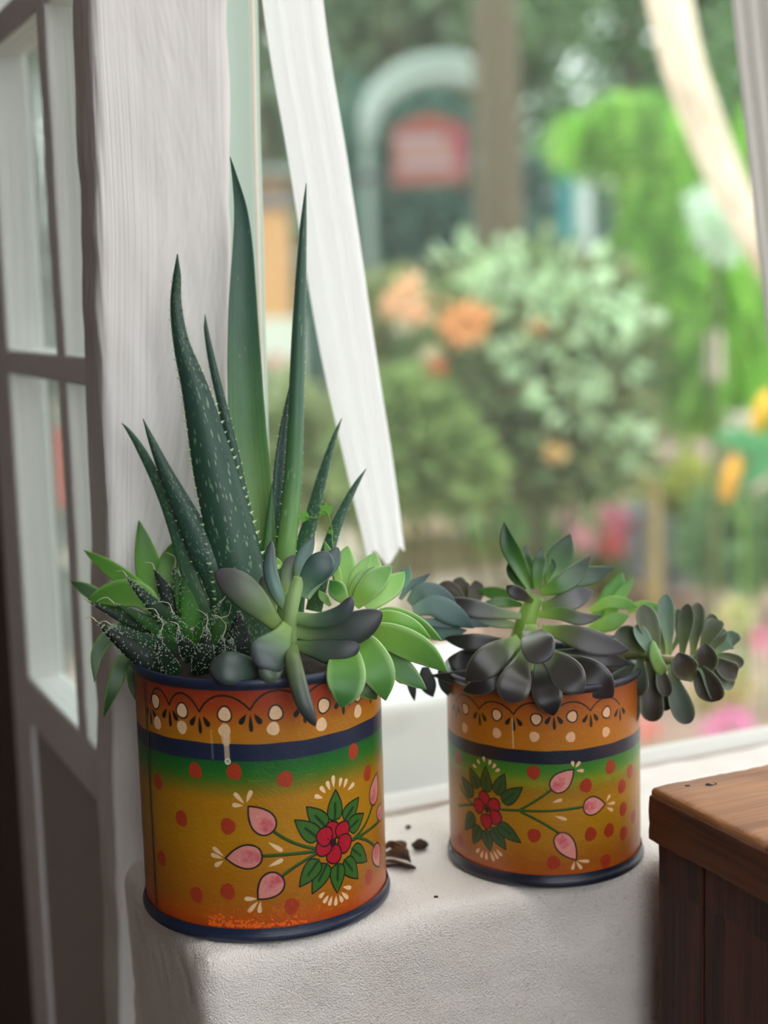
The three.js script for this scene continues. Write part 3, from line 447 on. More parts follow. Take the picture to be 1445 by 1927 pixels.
  H([[440, 1250, 12], [448, 1210, 14], [450, 1175, 12], [449, 1150, 8]], 58, vd, {}, 150, 8);
  H([[420, 1262, 20], [432, 1228, 24], [436, 1200, 24]], 40, vd, {}, 120, 0);
}
{ // pale pointed leaves behind the lace aloe
  const g = thing('pointed_leaf_succulent', 'glossy green pointed-leaf rosette spilling over the left rim of the larger tin', 'succulent', at(290, 1180, D1));
  const mat = leafMat({ roughness: 0.36 }), a = ['#6a9a3a', '#5f9434', '#4f842e', '#44742c'], b = ['#4c7a2c', '#3a6428', '#2e5226', '#26421f'];
  const G = (p, w, c, o = {}) => leaf(g, D1, p, w, c, mat, { prof: 'broad', th: 0.22, cup: 0.06, t: { edge: '#86b55a', edgeFrom: 0.82 }, ...o });
  G([[300, 1190, -30], [290, 1115, -32], [276, 1050, -38], [261, 978, -42]], 54, ['#79aa42', '#649c3a', '#558c34', '#3e6c2a'], { prof: 'lance', label: 'upright pale green leaf' });
  G([[320, 1165, -22], [262, 1110, -26], [205, 1068, -30], [157, 1035, -34]], 34, a, { prof: 'lance' });
  G([[240, 1165, -24], [196, 1130, -28], [160, 1108, -28], [132, 1093, -28]], 28, b, { prof: 'lance' });
  G([[305, 1160, -12], [262, 1120, -12], [212, 1118, -12], [163, 1130, -12]], 54, a, { prof: 'lance', cup: 0.12 });
  G([[335, 1160, -18], [318, 1100, -22], [318, 1055, -26], [328, 1018, -30]], 42, a, { prof: 'lance' });
  G([[280, 1190, -14], [225, 1185, -8], [186, 1222, -2], [177, 1285, 2]], 30, b, { prof: 'lance' });
  G([[270, 1225, -10], [240, 1235, -4], [215, 1290, 2], [195, 1350, 2]], 30, b, { prof: 'lance' });
  G([[285, 1240, -8], [253, 1250, 0], [250, 1290, 0], [264, 1330, 0]], 20, b, { prof: 'lance' });
}
{ // grey-green jelly-leaf stem at the front
  const g = thing('grey_leaf_succulent', 'thick-stemmed succulent with plump grey-purple leaves at the front of the larger tin', 'succulent', at(545, 1240, D1 - 0.05));
  const mat = leafMat({ roughness: 0.38, clearcoat: 0.25, clearcoatRoughness: 0.35 }), a = ['#94b262', '#6f885a', '#5a6852', '#545652', '#4c474c'], d = ['#88a662', '#52664c', '#3e4a42', '#373d3b', '#302e31'];
  const bl = ['#86a678', '#64867a', '#526f68', '#465a54', '#3f4648'], Z = 45;
  const S = (p, w, c, o = {}) => leaf(g, D1, p.map(([x, y, z]) => [x, y, z + Z]), w, c, mat, { prof: 'plump', th: 0.34, mucro: 1, nl: 24, nr: 16, t: { mottle: 0.16, power: 1.3 }, ...o });
  part(g, 'stem', tube(spine([[552, 1290, Z - 16], [549, 1215, Z + 2], [546, 1165, Z + 7], [552, 1125, Z + 6], [564, 1088, Z + 2]], D1), [0.0028, 0.0032, 0.0040, 0.0043, 0.0036], 12, 24), M({ vertexColors: false, color: '#8aa869', roughness: 0.5 }));
  S([[576, 1125, -6], [600, 1088, -10], [622, 1058, -14], [636, 1030, -18]], 34, bl, {});
  S([[540, 1122, -8], [542, 1095, -14], [552, 1065, -20], [560, 1045, -24]], 40, a, {});
  S([[560, 1100, -8], [566, 1060, -12], [580, 1030, -16], [592, 1010, -20]], 26, bl, { prof: 'lance' });
  S([[514, 1160, -14], [512, 1125, -18], [502, 1100, -22], [492, 1086, -26]], 30, a, {});
  S([[566, 1120, 2], [582, 1090, 4], [604, 1062, 4], [617, 1038, 2]], 50, ['#7aa07a', '#4c6e5c', '#3c5650', '#37504c', '#3a464a'], { th: 0.3 });
  S([[538, 1142, 4], [521, 1115, 6], [508, 1070, 4], [511, 1017, 0]], 27, bl, { th: 0.7, prof: 'finger' });
  S([[528, 1186, 4], [495, 1148, 10], [450, 1105, 12], [404, 1075, 10]], 56, a, { th: 0.36 });
  S([[556, 1163, 4], [600, 1168, 12], [645, 1152, 18], [663, 1122, 20]], 31, ['#8fae6c', '#5f7c62', '#4b5f56', '#454e52', '#3c3e48'], { th: 0.6, prof: 'finger' });
  S([[552, 1188, 2], [605, 1192, 4], [665, 1182, 6], [720, 1152, 6]], 60, d, { th: 0.3 });
  S([[550, 1214, 4], [595, 1222, 8], [640, 1228, 10], [677, 1212, 10]], 46, ['#6f8c50', '#485a48', '#3e4a42', '#38403f', '#30333a'], { th: 0.36 });
  S([[502, 1262, 6], [465, 1258, 22], [428, 1258, 28], [393, 1258, 28]], 62, ['#4c5c48', '#3f5046', '#3a4a44', '#384441', '#363c3e'], { th: 0.4, roll: -14 });
  S([[535, 1240, 8], [520, 1252, 22], [503, 1268, 28], [490, 1278, 28]], 42, ['#7a9258', '#5c6e4e', '#4c5a4a', '#434a46'], { th: 0.5 });
  S([[541, 1176, 8], [525, 1205, 18], [505, 1232, 26], [483, 1255, 30]], 72, ['#93b266', '#6f8f60', '#54695a', '#4a5556', '#414348'], { th: 0.28, prof: 'spoon' });
  S([[549, 1220, 8], [553, 1250, 34], [570, 1318, 41], [594, 1367, 40]], 31, ['#7c9450', '#60744a', '#4b584a', '#3f4646', '#33363a'], { th: 0.8, prof: 'finger' });
}
{ // light green rosette on the right
  const g = thing('light_green_rosette', 'bright light green pointed-leaf rosette leaning over the right rim of the larger tin', 'succulent', at(660, 1230, D1));
  const mat = leafMat({ roughness: 0.34, clearcoat: 0.2 }), pale = ['#b4d878', '#9ccb68', '#86bb5c', '#74a850'], mid = ['#a6cf5e', '#86b850', '#689f46', '#568c40'], deep = ['#8fbb48', '#5f963e', '#47803a', '#3c7038'], o = { th: 0.24, cup: 0.07, prof: 'lance', t: { edge: '#a9cf86', edgeFrom: 0.8, mottle: 0.08 } };
  const L = (p, w, c, q = {}) => leaf(g, D1, p, w, c, mat, { ...o, ...q });
  L([[650, 1140, 0], [648, 1105, -6], [648, 1065, -12], [654, 1027, -16]], 46, pale, { prof: 'broad' });
  L([[676, 1128, -8], [690, 1098, -14], [700, 1070, -20], [706, 1040, -24]], 46, pale);
  L([[622, 1140, 8], [612, 1128, 6], [605, 1120, 6], [599, 1111, 6]], 16, pale);
  L([[642, 1110, 4], [632, 1075, 2], [620, 1045, 0], [609, 1016, -2]], 19, mid);
  L([[657, 1120, 4], [668, 1090, 4], [684, 1064, 2], [700, 1042, 0]], 25, pale);
  L([[657, 1128, 8], [672, 1104, 10], [690, 1082, 8], [705, 1066, 6]], 27, mid);
  L([[690, 1145, 2], [715, 1120, 0], [742, 1097, -4], [762, 1076, -8]], 44, pale);
  L([[668, 1140, 10], [690, 1110, 12], [715, 1085, 10], [738, 1065, 6]], 46, mid, { th: 0.3 });
  L([[650, 1132, 14], [640, 1118, 14], [630, 1104, 12], [621, 1092, 10]], 34, deep);
  L([[521, 1070, 20], [526, 1064, 18], [522, 1056, 16], [519, 1048, 16]], 12, pale);
  L([[700, 1160, 6], [735, 1158, 8], [785, 1176, 8], [833, 1207, 4]], 40, mid, { roll: -20 });
  L([[690, 1165, 16], [730, 1160, 20], [775, 1176, 20], [812, 1203, 16]], 27, ['#9cc954', '#83b64a', '#67a03c', '#5a9038'], { th: 0.5 });
  L([[690, 1178, 18], [720, 1174, 20], [750, 1182, 20], [778, 1193, 18]], 16, pale);
  L([[672, 1185, 20], [735, 1198, 28], [795, 1226, 28], [843, 1265, 24]], 58, mid, { roll: -16 });
  L([[690, 1215, 16], [725, 1235, 20], [765, 1268, 22], [803, 1298, 22]], 46, deep);
  L([[655, 1240, 34], [675, 1275, 44], [695, 1300, 46], [709, 1316, 44]], 42, ['#6f8c3a', '#5c7632', '#4a6430', '#42562c'], {});
  L([[640, 1205, 42], [650, 1250, 58], [650, 1296, 64], [642, 1332, 64]], 70, deep, { th: 0.16 });
  L([[666, 1190, 34], [690, 1228, 48], [715, 1273, 52], [726, 1319, 50]], 66, ['#8fbd52', '#70a64a', '#5c9446', '#4c843e'], { th: 0.2 });
}
{ // blue-grey leaves in the gap between the tins
  const g = thing('blue_leaf_succulent', 'blue-grey succulent leaves in the gap between the two tins', 'succulent', at(800, 1190, D2 - 0.02));
  const mat = leafMat({ roughness: 0.5 }), bl = ['#7f9c84', '#6d8880', '#5f7876', '#506664', '#434f50'], D = D2 - 0.015;
  const B = (p, w, o = {}) => leaf(g, D, p, w, o.c || bl, mat, { prof: 'lance', th: 0.25, cup: 0.06, ...o });
  B([[752, 1128, 0], [770, 1104, 0], [792, 1092, 0], [811, 1079, 0]], 16);
  B([[758, 1120, 0], [764, 1098, 0], [768, 1080, 0], [770, 1063, 0]], 14, { c: ['#7fae86', '#6a9a80', '#5c8a7c'] });
  B([[745, 1120, -4], [752, 1100, -4], [758, 1082, -6], [756, 1068, -6]], 16, { c: ['#7fae86', '#6a9a80', '#5c8a7c'] });
  B([[770, 1135, 4], [795, 1112, 6], [830, 1120, 6], [862, 1142, 4]], 34);
  B([[778, 1150, 6], [815, 1140, 8], [858, 1160, 8], [893, 1182, 4]], 44, { c: ['#92ae9a', '#708e86', '#5f7a76', '#4c6460', '#3f4e50'] });
  B([[790, 1168, 6], [830, 1172, 6], [880, 1172, 4], [922, 1180, 0]], 20, { c: ['#7d9a94', '#66807c', '#4f6260', '#3b4448'] });
  B([[770, 1160, 0], [800, 1180, 0], [838, 1190, 0], [880, 1186, 0]], 36, { c: ['#6a9a70', '#57846a', '#4c7064', '#435e5a'] });
  const dk = ['#2c332c', '#262c28', '#1e2422'];
  B([[768, 1250, -6], [772, 1275, -6], [776, 1298, -6], [780, 1320, -6]], 18, { c: dk, label: 'dark withered leaf' });
  B([[800, 1255, -4], [802, 1275, -4], [808, 1295, -4], [815, 1312, -4]], 32, { c: dk, label: 'dark withered leaf' });
  B([[740, 1255, -6], [748, 1270, -6], [757, 1280, -6], [764, 1284, -6]], 18, { c: dk, label: 'dark withered leaf' });
  B([[830, 1250, -2], [834, 1275, -2], [840, 1295, -2], [843, 1310, -2]], 24, { c: dk, label: 'dark withered leaf' });
}
{ // ivy sprig caught between the aloe leaves
  const g = thing('ivy_sprig', 'small bright green ivy sprig between the right-hand aloe leaves', 'ivy', at(605, 965, D1 + 0.01));
  const mat = M({ color: '#5c9a2e', roughness: 0.45, side: THREE.DoubleSide });
  const lobe = (cx, cy, s, turn) => { const sh = new THREE.Shape(); [[0, -1], [0.55, -0.55], [1.05, -0.15], [0.5, 0.1], [0.45, 0.75], [0, 0.45], [-0.5, 0.9], [-0.5, 0.1], [-1.1, 0], [-0.5, -0.6]].forEach(([x, y], i) => (i ? sh.lineTo(x, y) : sh.moveTo(x, y))); const q = new THREE.ExtrudeGeometry(sh, { depth: 0.06, bevelEnabled: false }); q.scale(s, s, s); q.rotateZ(turn); q.rotateX(-0.5); q.rotateY(-0.43); const p = at(cx, cy, D1 + 0.012); q.translate(p.x, p.y, p.z); return q; };
  part(g, 'leaf', lobe(613, 958, 0.0052, 0.5), mat); part(g, 'leaf', lobe(571, 972, 0.0042, 1.3), mat); part(g, 'leaf', lobe(622, 1000, 0.0022, 0.2), mat);
  part(g, 'stem', tube(spine([[575, 972, -10], [596, 974, -10], [612, 962, -10], [622, 985, -8], [626, 1030, -6]], D1), [0.00045, 0.0004, 0.0004], 6), M({ color: '#6d9a3c', roughness: 0.6 }));
}
{ // dark rosette of the smaller tin
  const g = thing('dark_rosette_succulent', 'glossy rosette with blackish lower leaves and green heart in the smaller tin', 'succulent', at(1005, 1260, D2));
  const mat = leafMat({ roughness: 0.3, clearcoat: 0.25, clearcoatRoughness: 0.3 }), up = ['#6d9c38', '#3f6e2e', '#234a22', '#1a341d'], blk = ['#5a7430', '#333528', '#282525', '#221f1f', '#1d1a1c'], gr = ['#8ab24c', '#6a7a58', '#56585a', '#4a4850'], mat2 = leafMat({ roughness: 0.36, clearcoat: 0.45, clearcoatRoughness: 0.28 });
  const Z = 12, Dk = (p, w, c, o = {}) => leaf(g, D2, p.map(([x, y, z]) => [x, y, z + Z]), w, c, c === up ? mat : mat2, { prof: 'lance', th: 0.2, cup: 0.08, nl: 24, nr: 16, t: { mottle: 0.14, edge: '#7c7a72', edgeFrom: 0.9 }, ...o });
  part(g, 'stem', tube(spine([[985, 1290, 2], [980, 1215, 8], [992, 1165, 12], [1008, 1120, 12]], D2), [0.008, 0.0075, 0.0068, 0.005], 14, 24), M({ color: '#85ab48', roughness: 0.5 }));
  const ue = { t: { edge: '#567a3c', edgeFrom: 0.88 } };
  Dk([[1000, 1108, -10], [992, 1075, -16], [986, 1050, -20], [990, 1025, -24]], 34, up, ue);
  Dk([[990, 1108, -2], [976, 1090, -4], [964, 1072, -6], [960, 1050, -8]], 26, up, ue);
  Dk([[1034, 1100, -8], [1046, 1068, -14], [1060, 1035, -18], [1074, 1004, -20]], 50, up, ue);
  Dk([[998, 1108, 4], [975, 1060, 2], [955, 1020, -2], [948, 981, -4]], 34, up, { ...ue, cup: 0.14 });
  Dk([[1025, 1112, 4], [1070, 1090, 4], [1115, 1082, 2], [1157, 1068, -2]], 38, ['#6f9e3e', '#355e30', '#28442e', '#26382f'], ue);
  Dk([[1010, 1106, 8], [1012, 1078, 8], [1016, 1052, 6], [1021, 1028, 2]], 27, up, ue);
  Dk([[1018, 1114, 10], [1055, 1100, 12], [1088, 1074, 10], [1112, 1045, 6]], 36, ['#78a840', '#447434', '#213f20', '#152617'], ue);
  Dk([[1030, 1090, 0], [1036, 1075, 0], [1042, 1062, 0], [1038, 1050, 0]], 13, up, ue);
  Dk([[1020, 1140, 4], [1050, 1136, 6], [1085, 1124, 6], [1117, 1112, 2]], 42, gr, { prof: 'broad' });
  Dk([[1002, 1132, 10], [985, 1122, 14], [966, 1112, 16], [953, 1102, 16]], 26, blk, { prof: 'broad' });
  Dk([[1014, 1156, 8], [1055, 1155, 12], [1095, 1165, 14], [1133, 1159, 12]], 27, ['#8fbb4a', '#5c7a3c', '#38382e', '#242124'], {});
  Dk([[975, 1120, -20], [945, 1118, -22], [920, 1114, -24], [897, 1110, -26]], 24, ['#6a9a3c', '#558634', '#4a7434'], {});
  Dk([[982, 1138, -12], [955, 1134, -14], [930, 1134, -14], [905, 1138, -14]], 20, ['#6a9a3c', '#558634', '#405e30'], {});
  Dk([[980, 1160, 4], [925, 1152, 6], [880, 1142, 6], [834, 1128, 2]], 34, ['#7c9c44', '#4a5240', '#3a3a3a', '#2e2b2e'], { prof: 'broad' });
  Dk([[975, 1178, 0], [940, 1172, 0], [905, 1164, 0], [875, 1160, 0]], 22, ['#88a84c', '#5a6a3c', '#3c3c34'], {});
  Dk([[960, 1208, 6], [920, 1208, 8], [880, 1208, 8], [835, 1201, 4]], 32, blk, { prof: 'broad' });
  Dk([[940, 1235, -6], [900, 1240, -2], [865, 1245, 0], [842, 1240, 0]], 44, blk, { prof: 'broad' });
  Dk([[960, 1262, 6], [910, 1272, 10], [860, 1276, 10], [810, 1270, 6]], 30, blk, {});
  Dk([[970, 1262, 34], [940, 1275, 42], [905, 1290, 42], [871, 1300, 36]], 36, blk, { prof: 'broad' });
  Dk([[1040, 1228, 10], [1090, 1232, 14], [1140, 1240, 14], [1186, 1250, 10]], 32, blk, { prof: 'broad' });
  Dk([[1060, 1210, -4], [1110, 1205, -2], [1150, 1212, 0], [1180, 1200, 0]], 36, blk, { prof: 'broad' });
  Dk([[1020, 1184, 10], [1070, 1194, 18], [1125, 1212, 20], [1184, 1224, 18]], 47, ['#9cc454', '#6a7c4a', '#45423e', '#2f2b2e', '#262325'], { prof: 'broad' });
  Dk([[1055, 1240, 22], [1090, 1258, 40], [1125, 1285, 44], [1154, 1311, 42]], 62, blk, { prof: 'broad' });
  Dk([[975, 1204, 20], [945, 1225, 36], [910, 1252, 42], [876, 1281, 40]], 56, ['#84a84a', '#4a5038', '#36332e', '#2c282a'], { prof: 'broad' });
  Dk([[1015, 1240, 26], [1022, 1275, 48], [1032, 1312, 56], [1042, 1347, 56]], 54, blk, { prof: 'broad' });
  Dk([[990, 1225, 28], [978, 1258, 48], [966, 1292, 54], [956, 1322, 54]], 60, ['#70883f', '#474638', '#3c3936', '#383436'], { prof: 'spoon' });
  Dk([[1024, 1226, 30], [1050, 1250, 48], [1076, 1280, 56], [1098, 1303, 58]], 60, ['#6c8440', '#46443a', '#393634', '#302d30'], { prof: 'broad' });
  Dk([[998, 1178, 24], [1002, 1196, 44], [1016, 1220, 58], [1036, 1240, 62]], 62, ['#8cae50', '#5c6444', '#454340', '#3c3a3e'], { prof: 'spoon' });
}
{
  const g = thing('small_green_succulent', 'few light green leaves behind the dark rosette, right of its heart', 'succulent', at(1140, 1180, D2 + 0.03));
  const mat = leafMat({ roughness: 0.4 }), c = ['#a4cc58', '#86b84c', '#6a9f46', '#5a9440'], E = (p, w, cc = c) => leaf(g, D2, p.map(([x, y, z]) => [x, y, z - 30]), w, cc, mat, { prof: 'lance', th: 0.22, cup: 0.08 });
  E([[1118, 1180, 0], [1140, 1140, 0], [1160, 1108, 0], [1171, 1077, 0]], 42, ['#94c058', '#6ea84a', '#5c9444', '#549040']);
  E([[1135, 1180, 6], [1152, 1145, 6], [1172, 1114, 6], [1193, 1086, 6]], 26);
  E([[1110, 1150, 14], [1145, 1134, 16], [1175, 1136, 16], [1200, 1143, 12]], 26);
  E([[1105, 1185, 14], [1140, 1176, 16], [1162, 1166, 16], [1184, 1158, 14]], 32);
  E([[1180, 1150, 8], [1200, 1142, 8], [1228, 1142, 8], [1245, 1148, 8]], 22);
  E([[1225, 1150, 0], [1245, 1146, 0], [1268, 1150, 0], [1290, 1156, 0]], 14);
}
{
  const g = thing('brown_rosette_succulent', 'small dull brown rosette at the back left of the smaller tin', 'succulent', at(865, 1125, D2 + 0.02));
  const mat = leafMat({ roughness: 0.55 }), c = ['#5d5f44', '#57533f', '#4c463a', '#433c34'], F = (p, w) => leaf(g, D2, p.map(([x, y, z]) => [x, y, z - 18]), w, c, mat, { prof: 'broad', th: 0.22, cup: 0.1 });
  F([[880, 1150, 0], [862, 1125, 0], [842, 1108, 0], [823, 1102, 0]], 34); F([[880, 1150, -4], [872, 1120, -6], [866, 1098, -8], [868, 1086, -8]], 34); F([[880, 1150, 4], [890, 1128, 4], [896, 1108, 2], [894, 1092, 0]], 34); F([[870, 1150, 8], [858, 1132, 10], [848, 1120, 10], [836, 1116, 10]], 26);
}
{ // trailing grey-green spray over the right rim
  const g = thing('trailing_spray_succulent', 'grey-green spoon-leaved spray trailing over the right rim of the smaller tin', 'succulent', at(1200, 1235, D2));
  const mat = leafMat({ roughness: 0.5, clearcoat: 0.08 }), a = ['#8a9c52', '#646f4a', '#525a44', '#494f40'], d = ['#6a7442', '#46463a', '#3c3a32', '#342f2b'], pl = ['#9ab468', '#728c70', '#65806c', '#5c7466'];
  const Z = 12, R = (p, w, c, o = {}) => leaf(g, D2, p.map(([x, y, z]) => [x, y, z + Z]), w * 1.18, c, mat, { prof: 'paddle', th: 0.14, cup: 0.2, mucro: 1, nl: 20, nr: 14, t: { edge: '#93a58e', edgeFrom: 0.86, mottle: 0.14 }, ...o });
  part(g, 'stem', tube(spine([[1130, 1235, 0], [1190, 1232, 6], [1255, 1244, 12], [1300, 1240, 16], [1342, 1230, 18]], D2), [0.0036, 0.0034, 0.0032, 0.0026, 0.0018], 10, 24), M({ color: '#7d7a4a', roughness: 0.6 }));
  R([[1258, 1232, -6], [1278, 1195, -10], [1278, 1170, -12], [1276, 1146, -14]], 18, a);
  R([[1250, 1232, -8], [1244, 1205, -10], [1240, 1185, -12], [1238, 1166, -14]], 26, a);
  R([[1304, 1235, -6], [1306, 1200, -10], [1310, 1165, -12], [1313, 1134, -14]], 28, a);
  R([[1322, 1232, -6], [1332, 1205, -8], [1338, 1180, -10], [1340, 1155, -12]], 26, a);
  R([[1284, 1236, 6], [1288, 1205, 6], [1294, 1168, 4], [1294, 1136, 2]], 29, a, { roll: 30 });
  R([[1258, 1232, 8], [1257, 1195, 8], [1253, 1155, 6], [1252, 1118, 2]], 27, pl);
  R([[1232, 1240, 6], [1228, 1205, 10], [1216, 1170, 10], [1208, 1138, 8]], 36, a, { roll: -20 });
  R([[1232, 1258, 10], [1222, 1225, 14], [1206, 1198, 14], [1196, 1176, 12]], 26, pl, { roll: -30 });
  R([[1212, 1228, 2], [1195, 1212, 4], [1178, 1198, 4], [1165, 1182, 2]], 38, a);
  R([[1236, 1258, 14], [1244, 1262, 14], [1232, 1236, 18], [1229, 1205, 18]], 20, ['#7fae5c', '#8fbc68', '#86b46a'], { prof: 'finger', th: 0.8, label: 'pale green bud' });
  R([[1318, 1238, 4], [1330, 1205, 6], [1345, 1180, 6], [1352, 1166, 4]], 30, a, { roll: 20 });
  R([[1330, 1236, 2], [1342, 1212, 2], [1352, 1196, 2], [1360, 1182, 0]], 28, a);
  R([[1340, 1234, 2], [1358, 1216, 2], [1374, 1204, 2], [1384, 1212, 0]], 30, pl);
  R([[1342, 1236, 6], [1362, 1236, 8], [1382, 1244, 8], [1398, 1252, 6]], 22, a);
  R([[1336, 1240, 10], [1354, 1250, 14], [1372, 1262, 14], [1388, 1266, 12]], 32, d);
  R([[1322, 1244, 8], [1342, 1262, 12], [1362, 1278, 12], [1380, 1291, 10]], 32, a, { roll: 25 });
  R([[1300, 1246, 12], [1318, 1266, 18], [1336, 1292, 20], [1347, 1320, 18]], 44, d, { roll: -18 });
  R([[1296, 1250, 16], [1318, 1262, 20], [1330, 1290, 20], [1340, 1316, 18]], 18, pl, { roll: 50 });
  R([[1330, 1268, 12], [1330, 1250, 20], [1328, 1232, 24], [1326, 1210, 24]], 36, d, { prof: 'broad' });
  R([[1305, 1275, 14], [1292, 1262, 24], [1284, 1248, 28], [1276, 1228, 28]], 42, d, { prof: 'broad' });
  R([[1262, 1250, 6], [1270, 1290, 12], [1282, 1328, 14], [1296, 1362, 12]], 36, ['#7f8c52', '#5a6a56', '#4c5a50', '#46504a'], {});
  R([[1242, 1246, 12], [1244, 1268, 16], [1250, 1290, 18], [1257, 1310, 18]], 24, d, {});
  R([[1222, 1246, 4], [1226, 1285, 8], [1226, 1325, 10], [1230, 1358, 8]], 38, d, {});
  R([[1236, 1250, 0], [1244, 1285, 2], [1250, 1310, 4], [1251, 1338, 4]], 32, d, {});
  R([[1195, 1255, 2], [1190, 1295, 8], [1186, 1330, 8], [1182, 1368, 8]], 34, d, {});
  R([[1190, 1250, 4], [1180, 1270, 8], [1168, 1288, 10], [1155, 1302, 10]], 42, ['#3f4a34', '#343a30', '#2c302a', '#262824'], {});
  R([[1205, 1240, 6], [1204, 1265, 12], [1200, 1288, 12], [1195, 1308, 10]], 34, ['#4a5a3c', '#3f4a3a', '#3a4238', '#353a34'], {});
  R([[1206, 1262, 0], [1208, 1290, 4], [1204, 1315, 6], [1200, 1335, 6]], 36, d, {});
}
// ---------------------------------------------------------------- on and beside the sill
{
  const brown = ['#6b4c36', '#4f3828', '#33241b', '#241a15'], mat = leafMat({ roughness: 0.9, clearcoat: 0, side: THREE.DoubleSide });
  const dry = (l, w, roll) => { const pts = l.map(([x, y, h]) => onY(x, y, h / 1000)); return [leafGeometry(pts, w, { prof: 'lance', th: 0.08, cup: 0.35, roll, face: V(0, 1, 0), tint: tinter(brown, { seed: leafSeed++, mottle: 0.5, edge: '#8b6a4c', edgeFrom: 0.7 }), nl: 14, nr: 10 })]; };
  const g = thing('dry_leaf_clump', 'curled dry brown leaf clump on the sill between the two tins', 'dry leaf', onY(752, 1610, 0.001));
  for (const [l, w, ro] of [[[[726, 1598, 6], [742, 1592, 9], [757, 1598, 8], [768, 1612, 3]], 0.011, 0.3], [[[722, 1612, 3], [742, 1610, 6], [760, 1614, 6], [774, 1624, 2]], 0.010, -0.4], [[[724, 1622, 2], [744, 1624, 4], [764, 1630, 3], [783, 1632, 1.5]], 0.006, 0.5], [[[728, 1590, 4], [745, 1602, 7], [758, 1606, 6], [770, 1604, 3]], 0.008, 0.9]]) part(g, 'leaf', dry(l, w, ro)[0], mat);
  part(g, 'stalk', tube([onY(722, 1630, 0.0015), onY(745, 1628, 0.003), onY(770, 1632, 0.003), onY(782, 1634, 0.0012)], [0.0011, 0.0009, 0.0012, 0.0006], 6), M({ color: '#2e211a', roughness: 0.9 }));
  const crumb = (x, y, s, seed, label) => { const q = new THREE.IcosahedronGeometry(s, 3), p = q.attributes.position; for (let i = 0; i < p.count; i++) { const v = V(p.getX(i), p.getY(i), p.getZ(i)), k = 1 + 0.45 * fbm(v.x * 300 + seed, v.y * 300, v.z * 300, 3); p.setXYZ(i, v.x * k * 1.2, v.y * k * 0.7, v.z * k); } q.computeVertexNormals(); const c = onY(x, y, s * 0.5); q.translate(c.x, c.y, c.z); const t = thing('soil_crumb', label, 'soil crumb', V(c.x, 0.0005, c.z)); part(t, 'lump', q, M({ color: '#3a2a20', roughness: 1 })); };
  crumb(790, 1590, 0.0045, 1, 'dark lump of soil on the sill right of the dry leaf clump');
  crumb(820, 1688, 0.0013, 7, 'tiny dark speck of soil near the front of the sill between the tins');
  crumb(768, 1556, 0.0016, 13, 'tiny crumb of soil on the sill close to the window rail');
}
